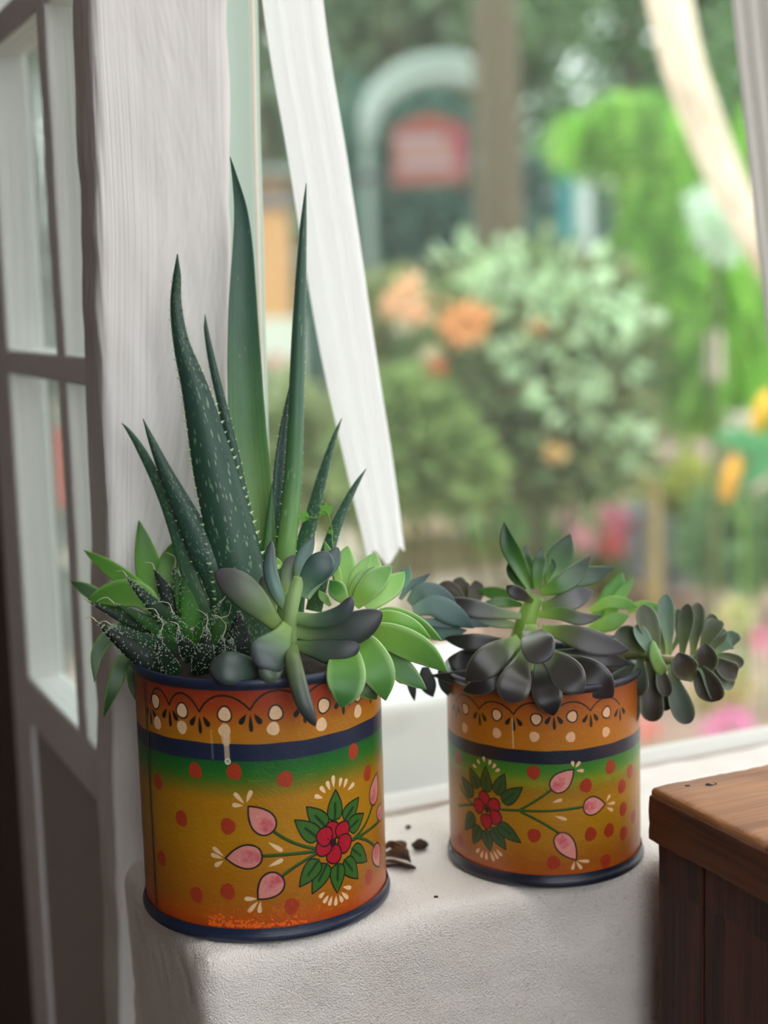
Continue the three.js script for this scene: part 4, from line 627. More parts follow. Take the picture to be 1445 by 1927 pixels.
{ // rustic wooden box in front of the sill
  const g = thing('wooden_box', 'rustic brown wooden box with a thick worn top at the lower right', 'box', V(0.68, FLOOR, -0.53));
  const wood = (seed, base, dark, knots, along) => { const W = 512, H = 512, b = lin(base), d = lin(dark), sr = (q) => 255 * (q <= 0.0031308 ? 12.92 * q : 1.055 * Math.pow(q, 1 / 2.4) - 0.055); return dataTex(W, H, (u, v) => { let a = along ? v : u, l = along ? u : v, k = 0; for (const [kx, ky, kr] of knots) { const dx = u - kx, dy = (v - ky) * 0.8, q = Math.hypot(dx, dy) / kr; a += 0.05 * Math.exp(-q * q * 0.4) * Math.sign(dx || 1) * Math.min(1, q); k = Math.max(k, q < 1 ? 0.75 : 0.55 * Math.exp(-(q - 1) * 1.6) * (0.6 + 0.4 * Math.sin(q * 14))); } const n = 0.5 + 0.5 * Math.sin(a * 46 + 5 * noise3(a * 3, l * 1.1, seed)) * 0.55 + 0.35 * noise3(a * 60, l * 2.5, seed + 2) + 0.3 * noise3(a * 7, l * 2, seed + 4), m = clamp(n * 0.8 + k, 0, 1); return [0, 1, 2].map((i) => sr(lerp(b[i], d[i], m))); }, true); };
  const wb = (seed, along) => dataTex(256, 256, (u, v) => { const a = along ? v : u, l = along ? u : v, n = noise3(a * 70, l * 3, seed) + 0.6 * noise3(a * 160, l * 8, seed + 1); return [128 + 55 * n, 0, 0]; }, false);
  const scaled = (t, k) => { t.repeat.set(k, k); return t; };
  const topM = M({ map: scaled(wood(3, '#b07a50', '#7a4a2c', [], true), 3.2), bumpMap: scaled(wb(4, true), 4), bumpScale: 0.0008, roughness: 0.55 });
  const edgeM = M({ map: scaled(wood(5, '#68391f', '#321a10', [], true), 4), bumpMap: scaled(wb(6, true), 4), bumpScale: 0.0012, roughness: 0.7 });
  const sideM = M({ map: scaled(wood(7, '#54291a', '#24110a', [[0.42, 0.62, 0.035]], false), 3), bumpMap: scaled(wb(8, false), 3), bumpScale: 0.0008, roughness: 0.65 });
  const rough = (a) => (p, n) => p.addScaledVector(n, a * fbm(p.x * 30, p.y * 60, p.z * 16, 3) + a * 0.6 * fbm(p.x * 120, p.y * 160, p.z * 50, 2));
  part(g, 'top_board', slab(V(0.5092, 0.0262, -0.7355), V(0.90, 0.0602, -0.33), 0.004, 0.004, rough(0.0008)), topM);
  part(g, 'edge_batten', slab(V(0.5077, 0.0265, -0.7345), V(0.5117, 0.0555, -0.331), 0.004, 0.0018, rough(0.0009)), edgeM);
  for (const [z0, z1, k] of [[-0.7305, -0.6865, 0], [-0.686, -0.60, 0.0012], [-0.5995, -0.49, 0.0004], [-0.4895, -0.34, 0.001]]) part(g, 'side_board', slab(V(0.5127 + k, FLOOR + 0.001, z0), V(0.531, 0.0265, z1), 0.008, 0.0012, rough(0.0007)), sideM);
  part(g, 'side_board', box(0.872, FLOOR + 0.001, -0.7305, 0.89, 0.0265, -0.34, 0.001), sideM);
  part(g, 'back_board', box(0.528, FLOOR + 0.001, -0.7305, 0.872, 0.0265, -0.712, 0.001), sideM);
  part(g, 'front_board', box(0.528, FLOOR + 0.001, -0.36, 0.872, 0.0265, -0.342, 0.001), sideM);
  const hole = (px, py, s) => { const p = onY(px, py, 0.0597), q = new THREE.CylinderGeometry(s, s * 0.8, 0.001, 12); q.scale(1.6, 1, 1); q.translate(p.x, p.y, p.z); part(g, 'nail_hole', q, M({ color: '#140b07', roughness: 1 })); };
  hole(1338, 1477, 0.0026); hole(1293, 1480, 0.0014);
}
// white gathered curtains hanging inside the glass
function curtain(label, rows, z, folds, amp, mat) {
  const g = thing('window_curtain', label, 'curtain', V(rows[0][1], rows[rows.length - 1][0], z)), nx = folds * 16, ny = 60, pos = [], uv = [], idx = [];
  const c1 = new THREE.CatmullRomCurve3(rows.map(([y, a]) => V(a, y, 0))), c2 = new THREE.CatmullRomCurve3(rows.map(([y, , b]) => V(b, y, 0)));
  for (const side of [0.0005, -0.0005]) for (let j = 0; j <= ny; j++) { const a = c1.getPoint(j / ny), b = c2.getPoint(j / ny); for (let i = 0; i <= nx; i++) { const s = i / nx, ph = s * folds * 2 * Math.PI + 1.1 * noise3(s * 2.5, j / ny * 1.6, 5); pos.push(lerp(a.x, b.x, s), lerp(a.y, b.y, s) + (j === ny ? 0.006 * Math.sin(s * 9) : 0), z + amp * Math.sin(ph) * (0.75 + 0.35 * noise3(s * 4, j / ny * 3, 9)) + side); uv.push(s, j / ny); } }
  const n = (nx + 1) * (ny + 1); for (const [o, f] of [[0, 1], [n, 0]]) for (let j = 0; j < ny; j++) for (let i = 0; i < nx; i++) { const a = o + j * (nx + 1) + i, b = a + nx + 1; f ? idx.push(a, b, a + 1, a + 1, b, b + 1) : idx.push(a, a + 1, b, a + 1, b + 1, b); }
  const q = new THREE.BufferGeometry(); q.setAttribute('position', new THREE.Float32BufferAttribute(pos, 3)); q.setAttribute('uv', new THREE.Float32BufferAttribute(uv, 2)); q.setIndex(idx); q.computeVertexNormals();
  part(g, 'fabric', q, mat); return g;
}
const sheer = MP({ color: '#fbfbfa', roughness: 1, transmission: 0.75, thickness: 0, side: THREE.DoubleSide });
curtain('white gathered curtain slanting down behind the aloe leaves', [[1.483, 0.372, 0.41], [1.1, 0.366, 0.404], [0.75, 0.354, 0.396], [0.56, 0.359, 0.402], [0.45, 0.374, 0.417], [0.33, 0.391, 0.433], [0.24, 0.409, 0.445], [0.178, 0.4225, 0.4515]], -0.953, 3, 0.0026, sheer);
curtain('greyish gathered curtain at the right edge of the window', [[1.483, 0.65, 0.78], [1.1, 0.675, 0.81], [0.75, 0.716, 0.86], [0.578, 0.7378, 0.88], [0.42, 0.7605, 0.90], [0.2763, 0.7811, 0.92], [0.16, 0.797, 0.935]], -0.953, 10, 0.003, MP({ color: '#d2d0c8', roughness: 1, transmission: 0.25, thickness: 0, side: THREE.DoubleSide }));
// ---------------------------------------------------------------- the garden beyond the glass
const gp = (px, py) => onY(px, py, FLOOR), scaleAt = (depth) => depth / FPX;
{
  const soil = M({ map: dataTex(512, 512, (u, v) => { const n = tileNoise(u, v, 8, 8, 41) + 0.6 * tileNoise(u, v, 30, 30, 42) + 0.5 * tileNoise(u, v, 90, 90, 43); return [166 + 20 * n, 138 + 18 * n, 120 + 17 * n]; }, true, 8, 8), roughness: 1 });
  const g = struct('ground'), q = new THREE.PlaneGeometry(80, 80, 100, 100); q.rotateX(-Math.PI / 2); q.translate(8, FLOOR - 0.03, -10);
  const p = q.attributes.position; for (let i = 0; i < p.count; i++) p.setY(i, p.getY(i) + (p.getZ(i) < -3 ? 0.025 * fbm(p.getX(i) * 0.9, p.getZ(i) * 0.9, 1, 3) : 0)); q.computeVertexNormals(); part(g, 'soil', q, soil);
  part(struct('path'), 'paving', slab(V(1.3, FLOOR - 0.12, -6.9), V(3.0, FLOOR + 0.012, -4.7), 0.2, 0.01), M({ color: '#c9bca8', roughness: 0.95 }));
  // white plastered ledge just outside the glass
  part(struct('trim_2'), 'outer_ledge', slab(V(0.36, FLOOR, -1.22), V(onZ(1040, 1400, -1.05).x, onZ(780, 1318, -1.05).y, -1.05), 0.02, 0.012, (a, n) => a.addScaledVector(n, 0.002 * fbm(a.x * 9, a.y * 9, a.z * 9, 3))), M({ color: '#f0eeea', roughness: 0.9 }));
}
const leafShape = (() => { // a folded leaf, 1 long
  const v = [[0, 0, 0], [0.26, 0.42, 0.07], [0, 0.45, -0.03], [-0.26, 0.42, 0.07], [0, 1, -0.12], [0.19, 0.75, 0.03], [-0.19, 0.75, 0.03]], f = [[0, 1, 2], [0, 2, 3], [1, 5, 2], [2, 5, 4], [2, 4, 6], [2, 6, 3]];
  const g = new THREE.BufferGeometry(); g.setAttribute('position', new THREE.Float32BufferAttribute(v.flat(), 3)); g.setIndex(f.flat()); g.computeVertexNormals(); return g;
})();
const frondShape = (() => { // a feathery leaflet strip, 1 long
  const v = [], f = []; for (let i = 0; i < 7; i++) { const y = i / 7, L = 0.26 * (1 - y * 0.6); for (const s of [-1, 1]) { const k = v.length; v.push([0, y, 0], [s * L, y + 0.12, -0.05], [0, y + 0.09, 0]); f.push(s > 0 ? [k, k + 1, k + 2] : [k, k + 2, k + 1]); } }
  const g = new THREE.BufferGeometry(); g.setAttribute('position', new THREE.Float32BufferAttribute(v.flat(), 3)); g.setIndex(f.flat()); g.computeVertexNormals(); return g;
})();
const greenery = MP({ color: '#ffffff', roughness: 0.75, transmission: 0.35, thickness: 0, side: THREE.DoubleSide, specularIntensity: 0.5 });
// blobs: [pixel x, pixel y, radius x px, radius y px, leaves]
function foliage(parent, blobs, depth, size, colors, seed, { shape = leafShape, droop = 0, fill = 0.35, deep = 1, name = 'foliage' } = {}) {
  const r = rng(seed), k = scaleAt(depth), n = blobs.reduce((s, b) => s + b[4], 0), im = new THREE.InstancedMesh(shape, greenery, n), m = new THREE.Matrix4(), q = new THREE.Quaternion(), cs = colors.map((c) => new THREE.Color(c)), o = originOf(parent);
  let i = 0;
  for (const [px, py, rx, ry, cnt, dz = 0] of blobs) {
    const c = at(px, py, depth + dz);
    for (let j = 0; j < cnt; j++) {
      const u = r() * 2 - 1, t = r() * 6.2832, s = Math.sqrt(1 - u * u), R = Math.pow(fill + (1 - fill) * r(), 0.6), d = V(s * Math.cos(t), u, s * Math.sin(t));
      const lump = 1 + 0.28 * noise3(d.x * 2.2 + seed, d.y * 2.2, d.z * 2.2);
      const p = V(c.x + d.x * R * rx * k * lump, Math.max(FLOOR + 0.02, c.y + d.y * R * ry * k * lump), c.z + d.z * R * rx * k * deep * lump);
      const dir = d.clone().add(V(r() - 0.5, r() - 0.5, r() - 0.5)).add(V(0, -droop, 0)).normalize();
      q.setFromUnitVectors(V(0, 1, 0), dir).multiply(new THREE.Quaternion().setFromAxisAngle(V(0, 1, 0), r() * 6.283));
      const sc = size * (0.65 + 0.7 * r()); m.compose(p.sub(o), q, V(sc, sc, sc)); im.setMatrixAt(i, m);
      const f = r() * (cs.length - 1), a = Math.floor(f), col = cs[a].clone().lerp(cs[Math.min(a + 1, cs.length - 1)], f - a).multiplyScalar(0.85 + 0.3 * r()); im.setColorAt(i, col); i++;
    }
  }
  im.name = name; im.userData.kind = 'stuff'; im.castShadow = im.receiveShadow = true; parent.add(im); return im;
}
const bark = (c) => M({ color: c, roughness: 0.95, bumpMap: dataTex(128, 256, (u, v) => { const n = tileNoise(u, v, 14, 4, 51) + 0.5 * tileNoise(u, v, 40, 12, 52); return [128 + 60 * n, 0, 0]; }, false, 3, 1), bumpScale: 0.02 });
const darkBark = bark('#5a563f'), paleBark = bark('#f6e8cc');
function trunk(parent, px, depth, w, mat, top, lean = 0, name = 'trunk') { const a = at(px, 900, depth), k = scaleAt(depth), b = V(a.x, FLOOR, a.z); part(parent, name, tube([b, V(b.x + lean * 0.3, lerp(FLOOR, top, 0.4), b.z), V(b.x + lean, top, b.z)], [w * k * 0.62, w * k * 0.5, w * k * 0.34], 10), mat); }
function tree(name, label, cat, px, depth, blobs, size, colors, seed, o = {}) { const a = at(px, 900, depth), g = thing(name, label, cat, V(a.x, FLOOR, a.z), o.group); foliage(g, blobs, depth, size, colors, seed, o); trunk(g, o.tx ?? px, depth, o.tw ?? 70, o.bark ?? darkBark, o.top ?? 2.5, o.lean ?? 0); return g; }
const gr1 = ['#6a8a6a', '#85a57c', '#a2bd98', '#769a72'], gr2 = ['#68925e', '#86b278', '#a4c894', '#74a06c'], gr3 = ['#68a066', '#86bb7e', '#a4d49c'], dk1 = ['#4a7468', '#568474', '#64907c', '#4a766e'];
tree('garden_tree', 'tall grey-green tree behind the white arch', 'tree', 760, 12, [[660, 120, 210, 330, 2600], [820, 20, 220, 320, 2600, 0.6], [720, -220, 300, 260, 1800]], 0.17, gr1, 101, { tw: 60, top: 3.2 });
tree('garden_tree', 'large brown-trunked tree in the upper middle of the garden', 'tree', 948, 7.4, [[980, -60, 200, 230, 1500, 4], [900, -260, 330, 220, 1500, 1]], 0.15, gr2, 102, { tw: 92, top: 3.4 });
tree('garden_tree', 'mid green tree filling the top right of the garden', 'tree', 1190, 12.5, [[1150, 80, 230, 330, 3000], [1330, 0, 230, 380, 2800, 0.5], [1240, -280, 330, 240, 1800]], 0.17, gr3, 103, { tw: 60, top: 3.2 });
tree('garden_tree', 'far tree whose crown fills behind the slanting curtain', 'tree', 520, 12, [[520, 60, 180, 400, 2200], [430, -200, 260, 260, 1400]], 0.17, gr1, 104, { tw: 50, top: 3 });
tree('garden_tree', 'far tree beyond the right edge of the window', 'tree', 1560, 11, [[1560, 150, 200, 480, 2400], [1540, -250, 260, 260, 1400]], 0.17, gr2, 105, { tw: 60, top: 3 });
tree('hedge_tree', 'dark blue-green tree under the white arch', 'tree', 790, 10, [[770, 380, 170, 210, 2600], [840, 560, 210, 180, 2200], [700, 620, 170, 200, 1500], [1010, 500, 120, 230, 1600, 0.8]], 0.12, dk1, 106, { tw: 30, top: 0.9 });
{ const g = thing('hedge', 'dark green hedge closing off the far end of the garden', 'hedge', V(at(1000, 700, 14).x, FLOOR, at(1000, 700, 14).z)); const b = []; for (let x = 380; x <= 1700; x += 110) b.push([x, 560 + 30 * Math.sin(x), 110, 190, 900, 0.5 * Math.cos(x)]); foliage(g, b, 14, 0.16, ['#3f6444', '#527a50', '#6a9060', '#47684c'], 107); }
foliage(scene.getObjectByName('garden_tree_002'), [[970, 18, 15, 13, 26, -0.6], [1044, 65, 13, 12, 22, -0.6], [1026, 180, 18, 16, 30, -0.6], [1335, 30, 18, 17, 34, -0.6], [1356, 85, 17, 16, 34, -0.6]], 12.5, 0.06, ['#e4eee8', '#f4f8f6', '#cfe4d4'], 109, { fill: 0.1, name: 'blossom' });
{ // white arched gateway
  const D = 8.2, k = scaleAt(D), c = at(830, 235, D), R = 138 * k, g = thing('garden_arch', 'white arched garden gateway seen behind the hanging sign', 'arch', V(c.x, FLOOR, c.z)), paint = M({ color: '#93a69b', roughness: 0.7 });
  const pts = []; for (let i = 0; i <= 16; i++) { const t = Math.PI * (1.0 - i / 16); pts.push(V(c.x + R * Math.cos(t) * 0.98, c.y + R * Math.sin(t) * 0.85, c.z + 0.3 * R * Math.cos(t))); }
  const bar = (list, w, d) => { const q = tube(list, [w], 8, list.length * 3); return q; };
  part(g, 'arch_band', bar(pts, 0.046, 0), paint);
  const pts2 = pts.map((p) => V(p.x, p.y - 0.085, p.z)); part(g, 'arch_band', bar(pts2, 0.042, 0), paint);
  for (const p of [pts[0], pts[16]]) part(g, 'arch_post', box(p.x - 0.02, FLOOR, p.z - 0.02, p.x + 0.02, p.y, p.z + 0.02, 0.004), M({ color: '#7f9488', roughness: 0.7 }));
}
{ // hanging sign on its black bracket
  const D = 6.4, k = scaleAt(D), c = at(808, 290, D), g = thing('hanging_sign', 'red and cream hanging signboard on a black bracket under the arch', 'sign', V(c.x, c.y, c.z)), w = 70 * k, h = 56 * k;
  const cv = document.createElement('canvas'); cv.width = 512; cv.height = 410; const x = cv.getContext('2d'); x.fillStyle = '#7e4c40'; x.fillRect(0, 0, 512, 410); x.fillStyle = '#74382c'; x.fillRect(0, 0, 512, 70); x.fillStyle = '#842a40'; x.fillRect(440, 40, 72, 250); x.fillStyle = '#8a7c7e'; x.fillRect(40, 80, 320, 62); x.fillRect(60, 235, 350, 66); x.fillStyle = '#8c6a56'; x.fillRect(40, 160, 380, 52);
  const t = new THREE.CanvasTexture(cv); t.colorSpace = THREE.SRGBColorSpace;
  const face = new THREE.BoxGeometry(2 * w, 2 * h, 0.03); face.rotateY(-0.43); face.translate(c.x, c.y, c.z); part(g, 'board', face, M({ map: t, roughness: 0.7 }));
  const top = new THREE.Shape(); top.moveTo(-w * 0.75, 0); top.quadraticCurveTo(0, h * 0.55, w * 0.75, 0); const crest = new THREE.ExtrudeGeometry(top, { depth: 0.03, bevelEnabled: false }); crest.translate(0, h, -0.015); crest.rotateY(-0.43); crest.translate(c.x, c.y, c.z); part(g, 'crest', crest, M({ color: '#84442f', roughness: 0.7 }));
  part(g, 'bracket', tube([at(540, 358, D + 0.02), at(650, 345, D + 0.02), at(745, 322, D + 0.02)], [0.016], 8), M({ color: '#1e2a2c', roughness: 0.5 }));
  { const b = at(612, 352, D + 0.02); part(g, 'pole', tube([V(b.x, FLOOR, b.z), V(b.x, 0, b.z), V(b.x, b.y + 0.1, b.z)], [0.022], 8), M({ color: '#1e2a2c', roughness: 0.5 })); }
}
{ // teal panel with its pale post
  const D = 8.6, a = at(1072, 400, D), g = thing('garden_screen', 'teal painted garden screen beside a pale post', 'screen', V(a.x, FLOOR, a.z)), k = scaleAt(D);
  part(g, 'board', box(a.x - 24 * k, FLOOR, a.z - 0.02, a.x + 24 * k, a.y + 110 * k, a.z + 0.02, 0.01), M({ color: '#2f8a86', roughness: 0.6 }));
  const p = at(1098, 400, D - 0.1); part(g, 'post', box(p.x - 0.035, FLOOR, p.z - 0.035, p.x + 0.035, p.y + 150 * k, p.z + 0.035, 0.01), M({ color: '#a9bdb4', roughness: 0.6 })); const kn = new THREE.SphereGeometry(0.06, 16, 12); kn.translate(p.x, p.y + 160 * k, p.z); part(g, 'finial', kn, M({ color: '#d6ecd8', roughness: 0.5 }));
}
// pale leaning limb
{ const D = 2.9, g = thing('leaning_branch', 'thick pale bare branch leaning across the upper right', 'branch', at(1350, 320, D)); part(g, 'limb', tube([at(1215, -160, D), at(1258, 0, D), at(1285, 120, D), at(1330, 250, D), at(1385, 380, D), at(1440, 480, D), at(1530, 660, D + 0.2), V(at(1640, 900, D + 0.4).x, FLOOR, at(1640, 900, D + 0.4).z)], [0.045, 0.042, 0.041, 0.038, 0.034, 0.033, 0.036, 0.045], 14, 60), paleBark); }
// the lime green weeping tree
{ const D = 4.8, a = at(1232, 900, D), g = thing('weeping_tree', 'bright lime green weeping tree on the right', 'tree', V(a.x, FLOOR, a.z));
  foliage(g, [[1110, 222, 55, 14, 150], [1190, 196, 75, 26, 300], [1262, 265, 75, 60, 420], [1300, 350, 70, 80, 420], [1235, 320, 35, 30, 130], [1200, 430, 20, 70, 150], [1180, 540, 22, 70, 140], [1330, 470, 75, 100, 700], [1350, 590, 80, 110, 760], [1300, 620, 45, 110, 430], [1400, 520, 70, 140, 600, 0.3], [1240, 600, 30, 120, 260], [1360, 700, 90, 70, 420], [1420, 300, 60, 120, 420, 0.3], [1480, 450, 90, 220, 700, 0.3], [1220, 480, 30, 90, 90, 0.5]], D, 0.15, ['#8cd840', '#b0f060', '#6a9a3c', '#c4f47c', '#78b842', '#5c8a36', '#a0ea52'], 121, { shape: frondShape, droop: 2.2, fill: 0.1, deep: 0.9 });
  part(g, 'trunk', tube([V(a.x, FLOOR, a.z), at(1228, 700, D), at(1222, 520, D), at(1250, 320, D)], [0.022, 0.019, 0.016, 0.012], 10), bark('#b0a06c'));
}
{ const g = thing('pale_blossom', 'pale greenish white flower spray under the leaning branch', 'flowers', at(1350, 420, 4.4)); foliage(g, [[1330, 380, 28, 24, 70], [1350, 420, 36, 34, 110], [1368, 452, 26, 24, 70]], 4.4, 0.045, ['#dcefdc', '#e8f4e6', '#c8e4cc'], 131, { name: 'petals' }); part(g, 'stem', tube([at(1352, 430, 4.4), at(1345, 600, 4.5), V(at(1340, 900, 4.5).x, FLOOR, at(1340, 900, 4.5).z)], [0.008], 6), darkBark); }
// the flower shrub in the middle
{ const D = 4.4, a = at(960, 900, D), g = thing('flowering_shrub', 'broad leafy shrub with orange flowers in the middle of the garden', 'shrub', V(a.x, FLOOR, a.z));
  foliage(g, [[940, 690, 190, 170, 2300], [1080, 640, 130, 150, 1400], [1010, 790, 210, 140, 2200], [1140, 740, 90, 130, 800], [920, 860, 150, 80, 900], [1080, 880, 130, 60, 700], [900, 560, 110, 70, 330], [1000, 520, 110, 60, 300], [860, 740, 110, 120, 560], [1120, 560, 80, 70, 240], [1190, 640, 50, 70, 160]], D, 0.05, ['#62804c', '#7c9c64', '#98b67c', '#708e54', '#5c7646', '#a8c088', '#9a9c64', '#8a8058'], 141, { fill: 0.2 });
  foliage(g, [[880, 486, 50, 26, 15], [950, 470, 40, 20, 11], [930, 530, 60, 30, 21], [1000, 560, 60, 40, 21], [1080, 520, 70, 40, 23], [1130, 560, 60, 40, 23], [1170, 590, 50, 30, 18], [1060, 630, 70, 40, 18], [1150, 680, 60, 50, 21], [1000, 680, 70, 50, 18], [1180, 830, 30, 40, 14], [1090, 760, 80, 40, 16]], D - 0.5, 0.055, ['#b6dcaa', '#cdeabf', '#a0c892'], 142, { fill: 0.1 });
  const fl = (px, py, s, c, seed) => foliage(g, [[px, py, s, s * 0.7, Math.round(36 + s)]], D - 0.55, s * scaleAt(D) * 0.75, c, seed, { fill: 0.1, name: 'flower' });
  const or = ['#f4cba0', '#f8d8b4', '#eebc8a'], od = ['#f0b87c', '#f6c890', '#e8a868'];
  fl(772, 562, 34, or, 151); fl(868, 606, 36, od, 152); fl(1016, 614, 11, od, 153); fl(765, 612, 16, ['#e8ead0', '#dfe6c8'], 154); fl(812, 668, 14, ['#e2d8b8', '#d8d0a8'], 155); fl(822, 690, 14, ['#e07a4a', '#d86a3c'], 156); fl(1045, 852, 15, ['#f4d898', '#f0cc80'], 157);
  for (const [px, py, w] of [[900, 760, 10], [1010, 760, 12], [1080, 780, 9], [850, 790, 8]]) { const b = gp(960 + (px - 960) * 0.5, 1090); part(g, 'stem', tube([V(at(px, py, D).x * 0.5 + a.x * 0.5, FLOOR, a.z + (px % 7) * 0.02), at(px, py + 80, D), at(px, py, D)], [w * 0.0016, w * 0.0012, w * 0.0008], 6), darkBark); }
}
{ const D = 4.7, a = at(760, 940, D), g = thing('olive_flower_shrub', 'olive-leaved shrub with orange flowers left of the broad leafy shrub', 'shrub', V(a.x, FLOOR, a.z)); foliage(g, [[750, 640, 90, 110, 620], [810, 700, 80, 90, 420], [720, 720, 80, 100, 380]], D, 0.06, ['#8a9a5c', '#a3ad70', '#76884e', '#b8b482', '#94a866'], 164); part(g, 'stem', tube([V(a.x, FLOOR, a.z), at(765, 760, D), at(755, 640, D)], [0.014, 0.01, 0.006], 6), darkBark); }
{ const D = 4.0, a = at(800, 980, D), g = thing('lime_shrub', 'low yellow-green shrub right of the slanting curtain', 'shrub', V(a.x, FLOOR, a.z)); foliage(g, [[775, 790, 80, 70, 620], [800, 870, 110, 80, 800], [720, 860, 90, 90, 600], [850, 900, 70, 50, 320]], D, 0.055, ['#98b868', '#b0cc80', '#88a45c', '#789458', '#a0bc78'], 161); part(g, 'stem', tube([V(a.x, FLOOR, a.z), at(790, 900, D), at(780, 820, D)], [0.014, 0.01, 0.006], 6), darkBark); }
{ const D = 5.4, a = at(610, 900, D), g = thing('olive_shrub', 'olive green shrub showing between the aloe leaves and the curtain', 'shrub', V(a.x, FLOOR, a.z)); foliage(g, [[590, 870, 110, 110, 900], [520, 830, 80, 120, 500], [680, 900, 90, 80, 500]], D, 0.07, ['#a9b87c', '#8fa468', '#b8c48e'], 162); part(g, 'stem', tube([V(a.x, FLOOR, a.z), at(600, 900, D)], [0.02, 0.01], 6), darkBark); }
{ // ochre shed seen left of the curtain
  const D = 7.5, k = scaleAt(D), a = at(500, 500, D), g = thing('garden_shed', 'ochre shed wall with a grey band left of the slanting curtain', 'shed', V(a.x, FLOOR, a.z));
  part(g, 'wall', box(a.x - 260 * k, FLOOR, a.z - 0.5, a.x + 52 * k, at(500, 335, D).y, a.z, 0.01), M({ color: '#c29a68', roughness: 0.9 }));
  part(g, 'band', box(a.x - 262 * k, at(500, 395, D).y, a.z - 0.01, a.x + 55 * k, at(500, 360, D).y, a.z + 0.03, 0.01), M({ color: '#7d7a74', roughness: 0.8 }));
  part(g, 'roof', box(a.x - 275 * k, at(500, 338, D).y, a.z - 0.6, a.x + 66 * k, at(500, 318, D).y, a.z + 0.12, 0.01), M({ color: '#6f7b72', roughness: 0.8 }));
  part(g, 'lower_wall', box(a.x - 258 * k, FLOOR, a.z, a.x + 60 * k, at(500, 600, D).y, a.z + 0.05, 0.01), M({ color: '#c3cdbe', roughness: 0.9 }));
}
const flower = (name, label, px, py, D, s, colors, seed, group) => { const c = at(px, py, D), g = thing(name, label, 'flower', V(c.x, FLOOR, c.z), group); foliage(g, [[px, py, s, s * 0.85, Math.round(26 + s * 2)]], D, Math.max(0.016, s * scaleAt(D) * 0.7), colors, seed, { fill: 0.1, name: 'petals' }); if (c.y > FLOOR + 0.06) part(g, 'stem', tube([V(c.x, FLOOR, c.z), V(c.x + 0.01, (c.y + FLOOR) / 2, c.z), c], [0.006, 0.005, 0.004], 6), M({ color: '#5c8a40', roughness: 0.8 })); return g; };
flower('red_flower', 'small red flower at the left beyond the aloe, by the shed', 520, 680, 5.0, 12, ['#d84a3c', '#e0604c'], 201);
{ const D = 5.7, a = at(1085, 1060, D), g = thing('flower_bed_greens', 'fresh green bedding plants under the pink flowers', 'bedding plants', V(a.x, FLOOR, a.z)); foliage(g, [[1010, 1000, 60, 45, 420], [1080, 1015, 90, 60, 700], [1150, 1045, 60, 45, 420], [1060, 1060, 80, 30, 320], [950, 1000, 60, 40, 260]], D, 0.06, ['#93b878', '#a9cc8a', '#7fa468', '#b4d498'], 211); }
const pk = ['#e88aa8', '#f0a0b8', '#d8648c'], rd = ['#e05a64', '#d84a58', '#e87078'];
flower('garden_flower', 'pink flower behind the dark rosette, topmost of the pink ones', 1150, 966, 5.4, 21, pk, 212); flower('garden_flower', 'rose red flower just below the topmost pink one', 1168, 988, 5.4, 19, ['#e0607c', '#e87890'], 213);
flower('garden_flower', 'coral red flower right above the heart of the dark rosette', 1152, 1024, 5.2, 21, rd, 214); flower('garden_flower', 'round light pink flower left of the coral red one', 1099, 1015, 5.2, 21, ['#f0a8b8', '#f4b8c4'], 215);
flower('garden_flower', 'pale pink flower in the bed left of the deeper pink ones', 1068, 972, 5.4, 18, ['#e4b8b8', '#ecc8c4'], 216); flower('garden_flower', 'whitish flower at the left end of the bed', 1030, 955, 5.4, 16, ['#e8e0e0', '#f0ecea'], 217); flower('garden_flower', 'faded pink flower low at the left of the bed', 1010, 998, 5.8, 12, ['#d8b8b0', '#e0c4bc'], 218);
{ const D = 5.5, a = at(1245, 1060, D), g = thing('silver_plant', 'drift of silvery white foliage right of the pink flowers', 'plant', V(a.x, FLOOR, a.z)); foliage(g, [[1215, 1000, 42, 34, 300], [1240, 1035, 50, 40, 420], [1262, 1065, 46, 34, 320], [1195, 975, 30, 22, 130]], D, 0.05, ['#c9d0d2', '#dfe4ea', '#aab6b4', '#eef0f6'], 221); }
{ const D = 5.2, a = at(1380, 1050, D), g = thing('sage_shrub', 'soft green low shrub at the right beside the silvery foliage', 'shrub', V(a.x, FLOOR, a.z)); foliage(g, [[1380, 990, 80, 60, 620], [1345, 1040, 60, 50, 360], [1440, 1000, 70, 80, 460], [1410, 1060, 90, 36, 360]], D, 0.06, ['#9cc08e', '#86ac74', '#b4d4a8', '#7aa06a'], 222); part(g, 'stem', tube([V(a.x, FLOOR, a.z), at(1380, 1000, D)], [0.012, 0.006], 6), darkBark); }
{ const D = 5.6, a = at(1250, 960, D), g = thing('yellow_green_plant', 'yellow-green plant at the foot of the clay pots', 'plant', V(a.x, FLOOR, a.z)); foliage(g, [[1245, 940, 60, 30, 300], [1300, 960, 60, 40, 320], [1290, 905, 40, 30, 160], [1255, 985, 70, 36, 320], [1320, 1010, 50, 36, 220]], D, 0.055, ['#bcc060', '#c9d070', '#a4b058'], 223); part(g, 'stem', tube([V(a.x, FLOOR, a.z), at(1250, 940, D)], [0.01, 0.005], 6), darkBark); }
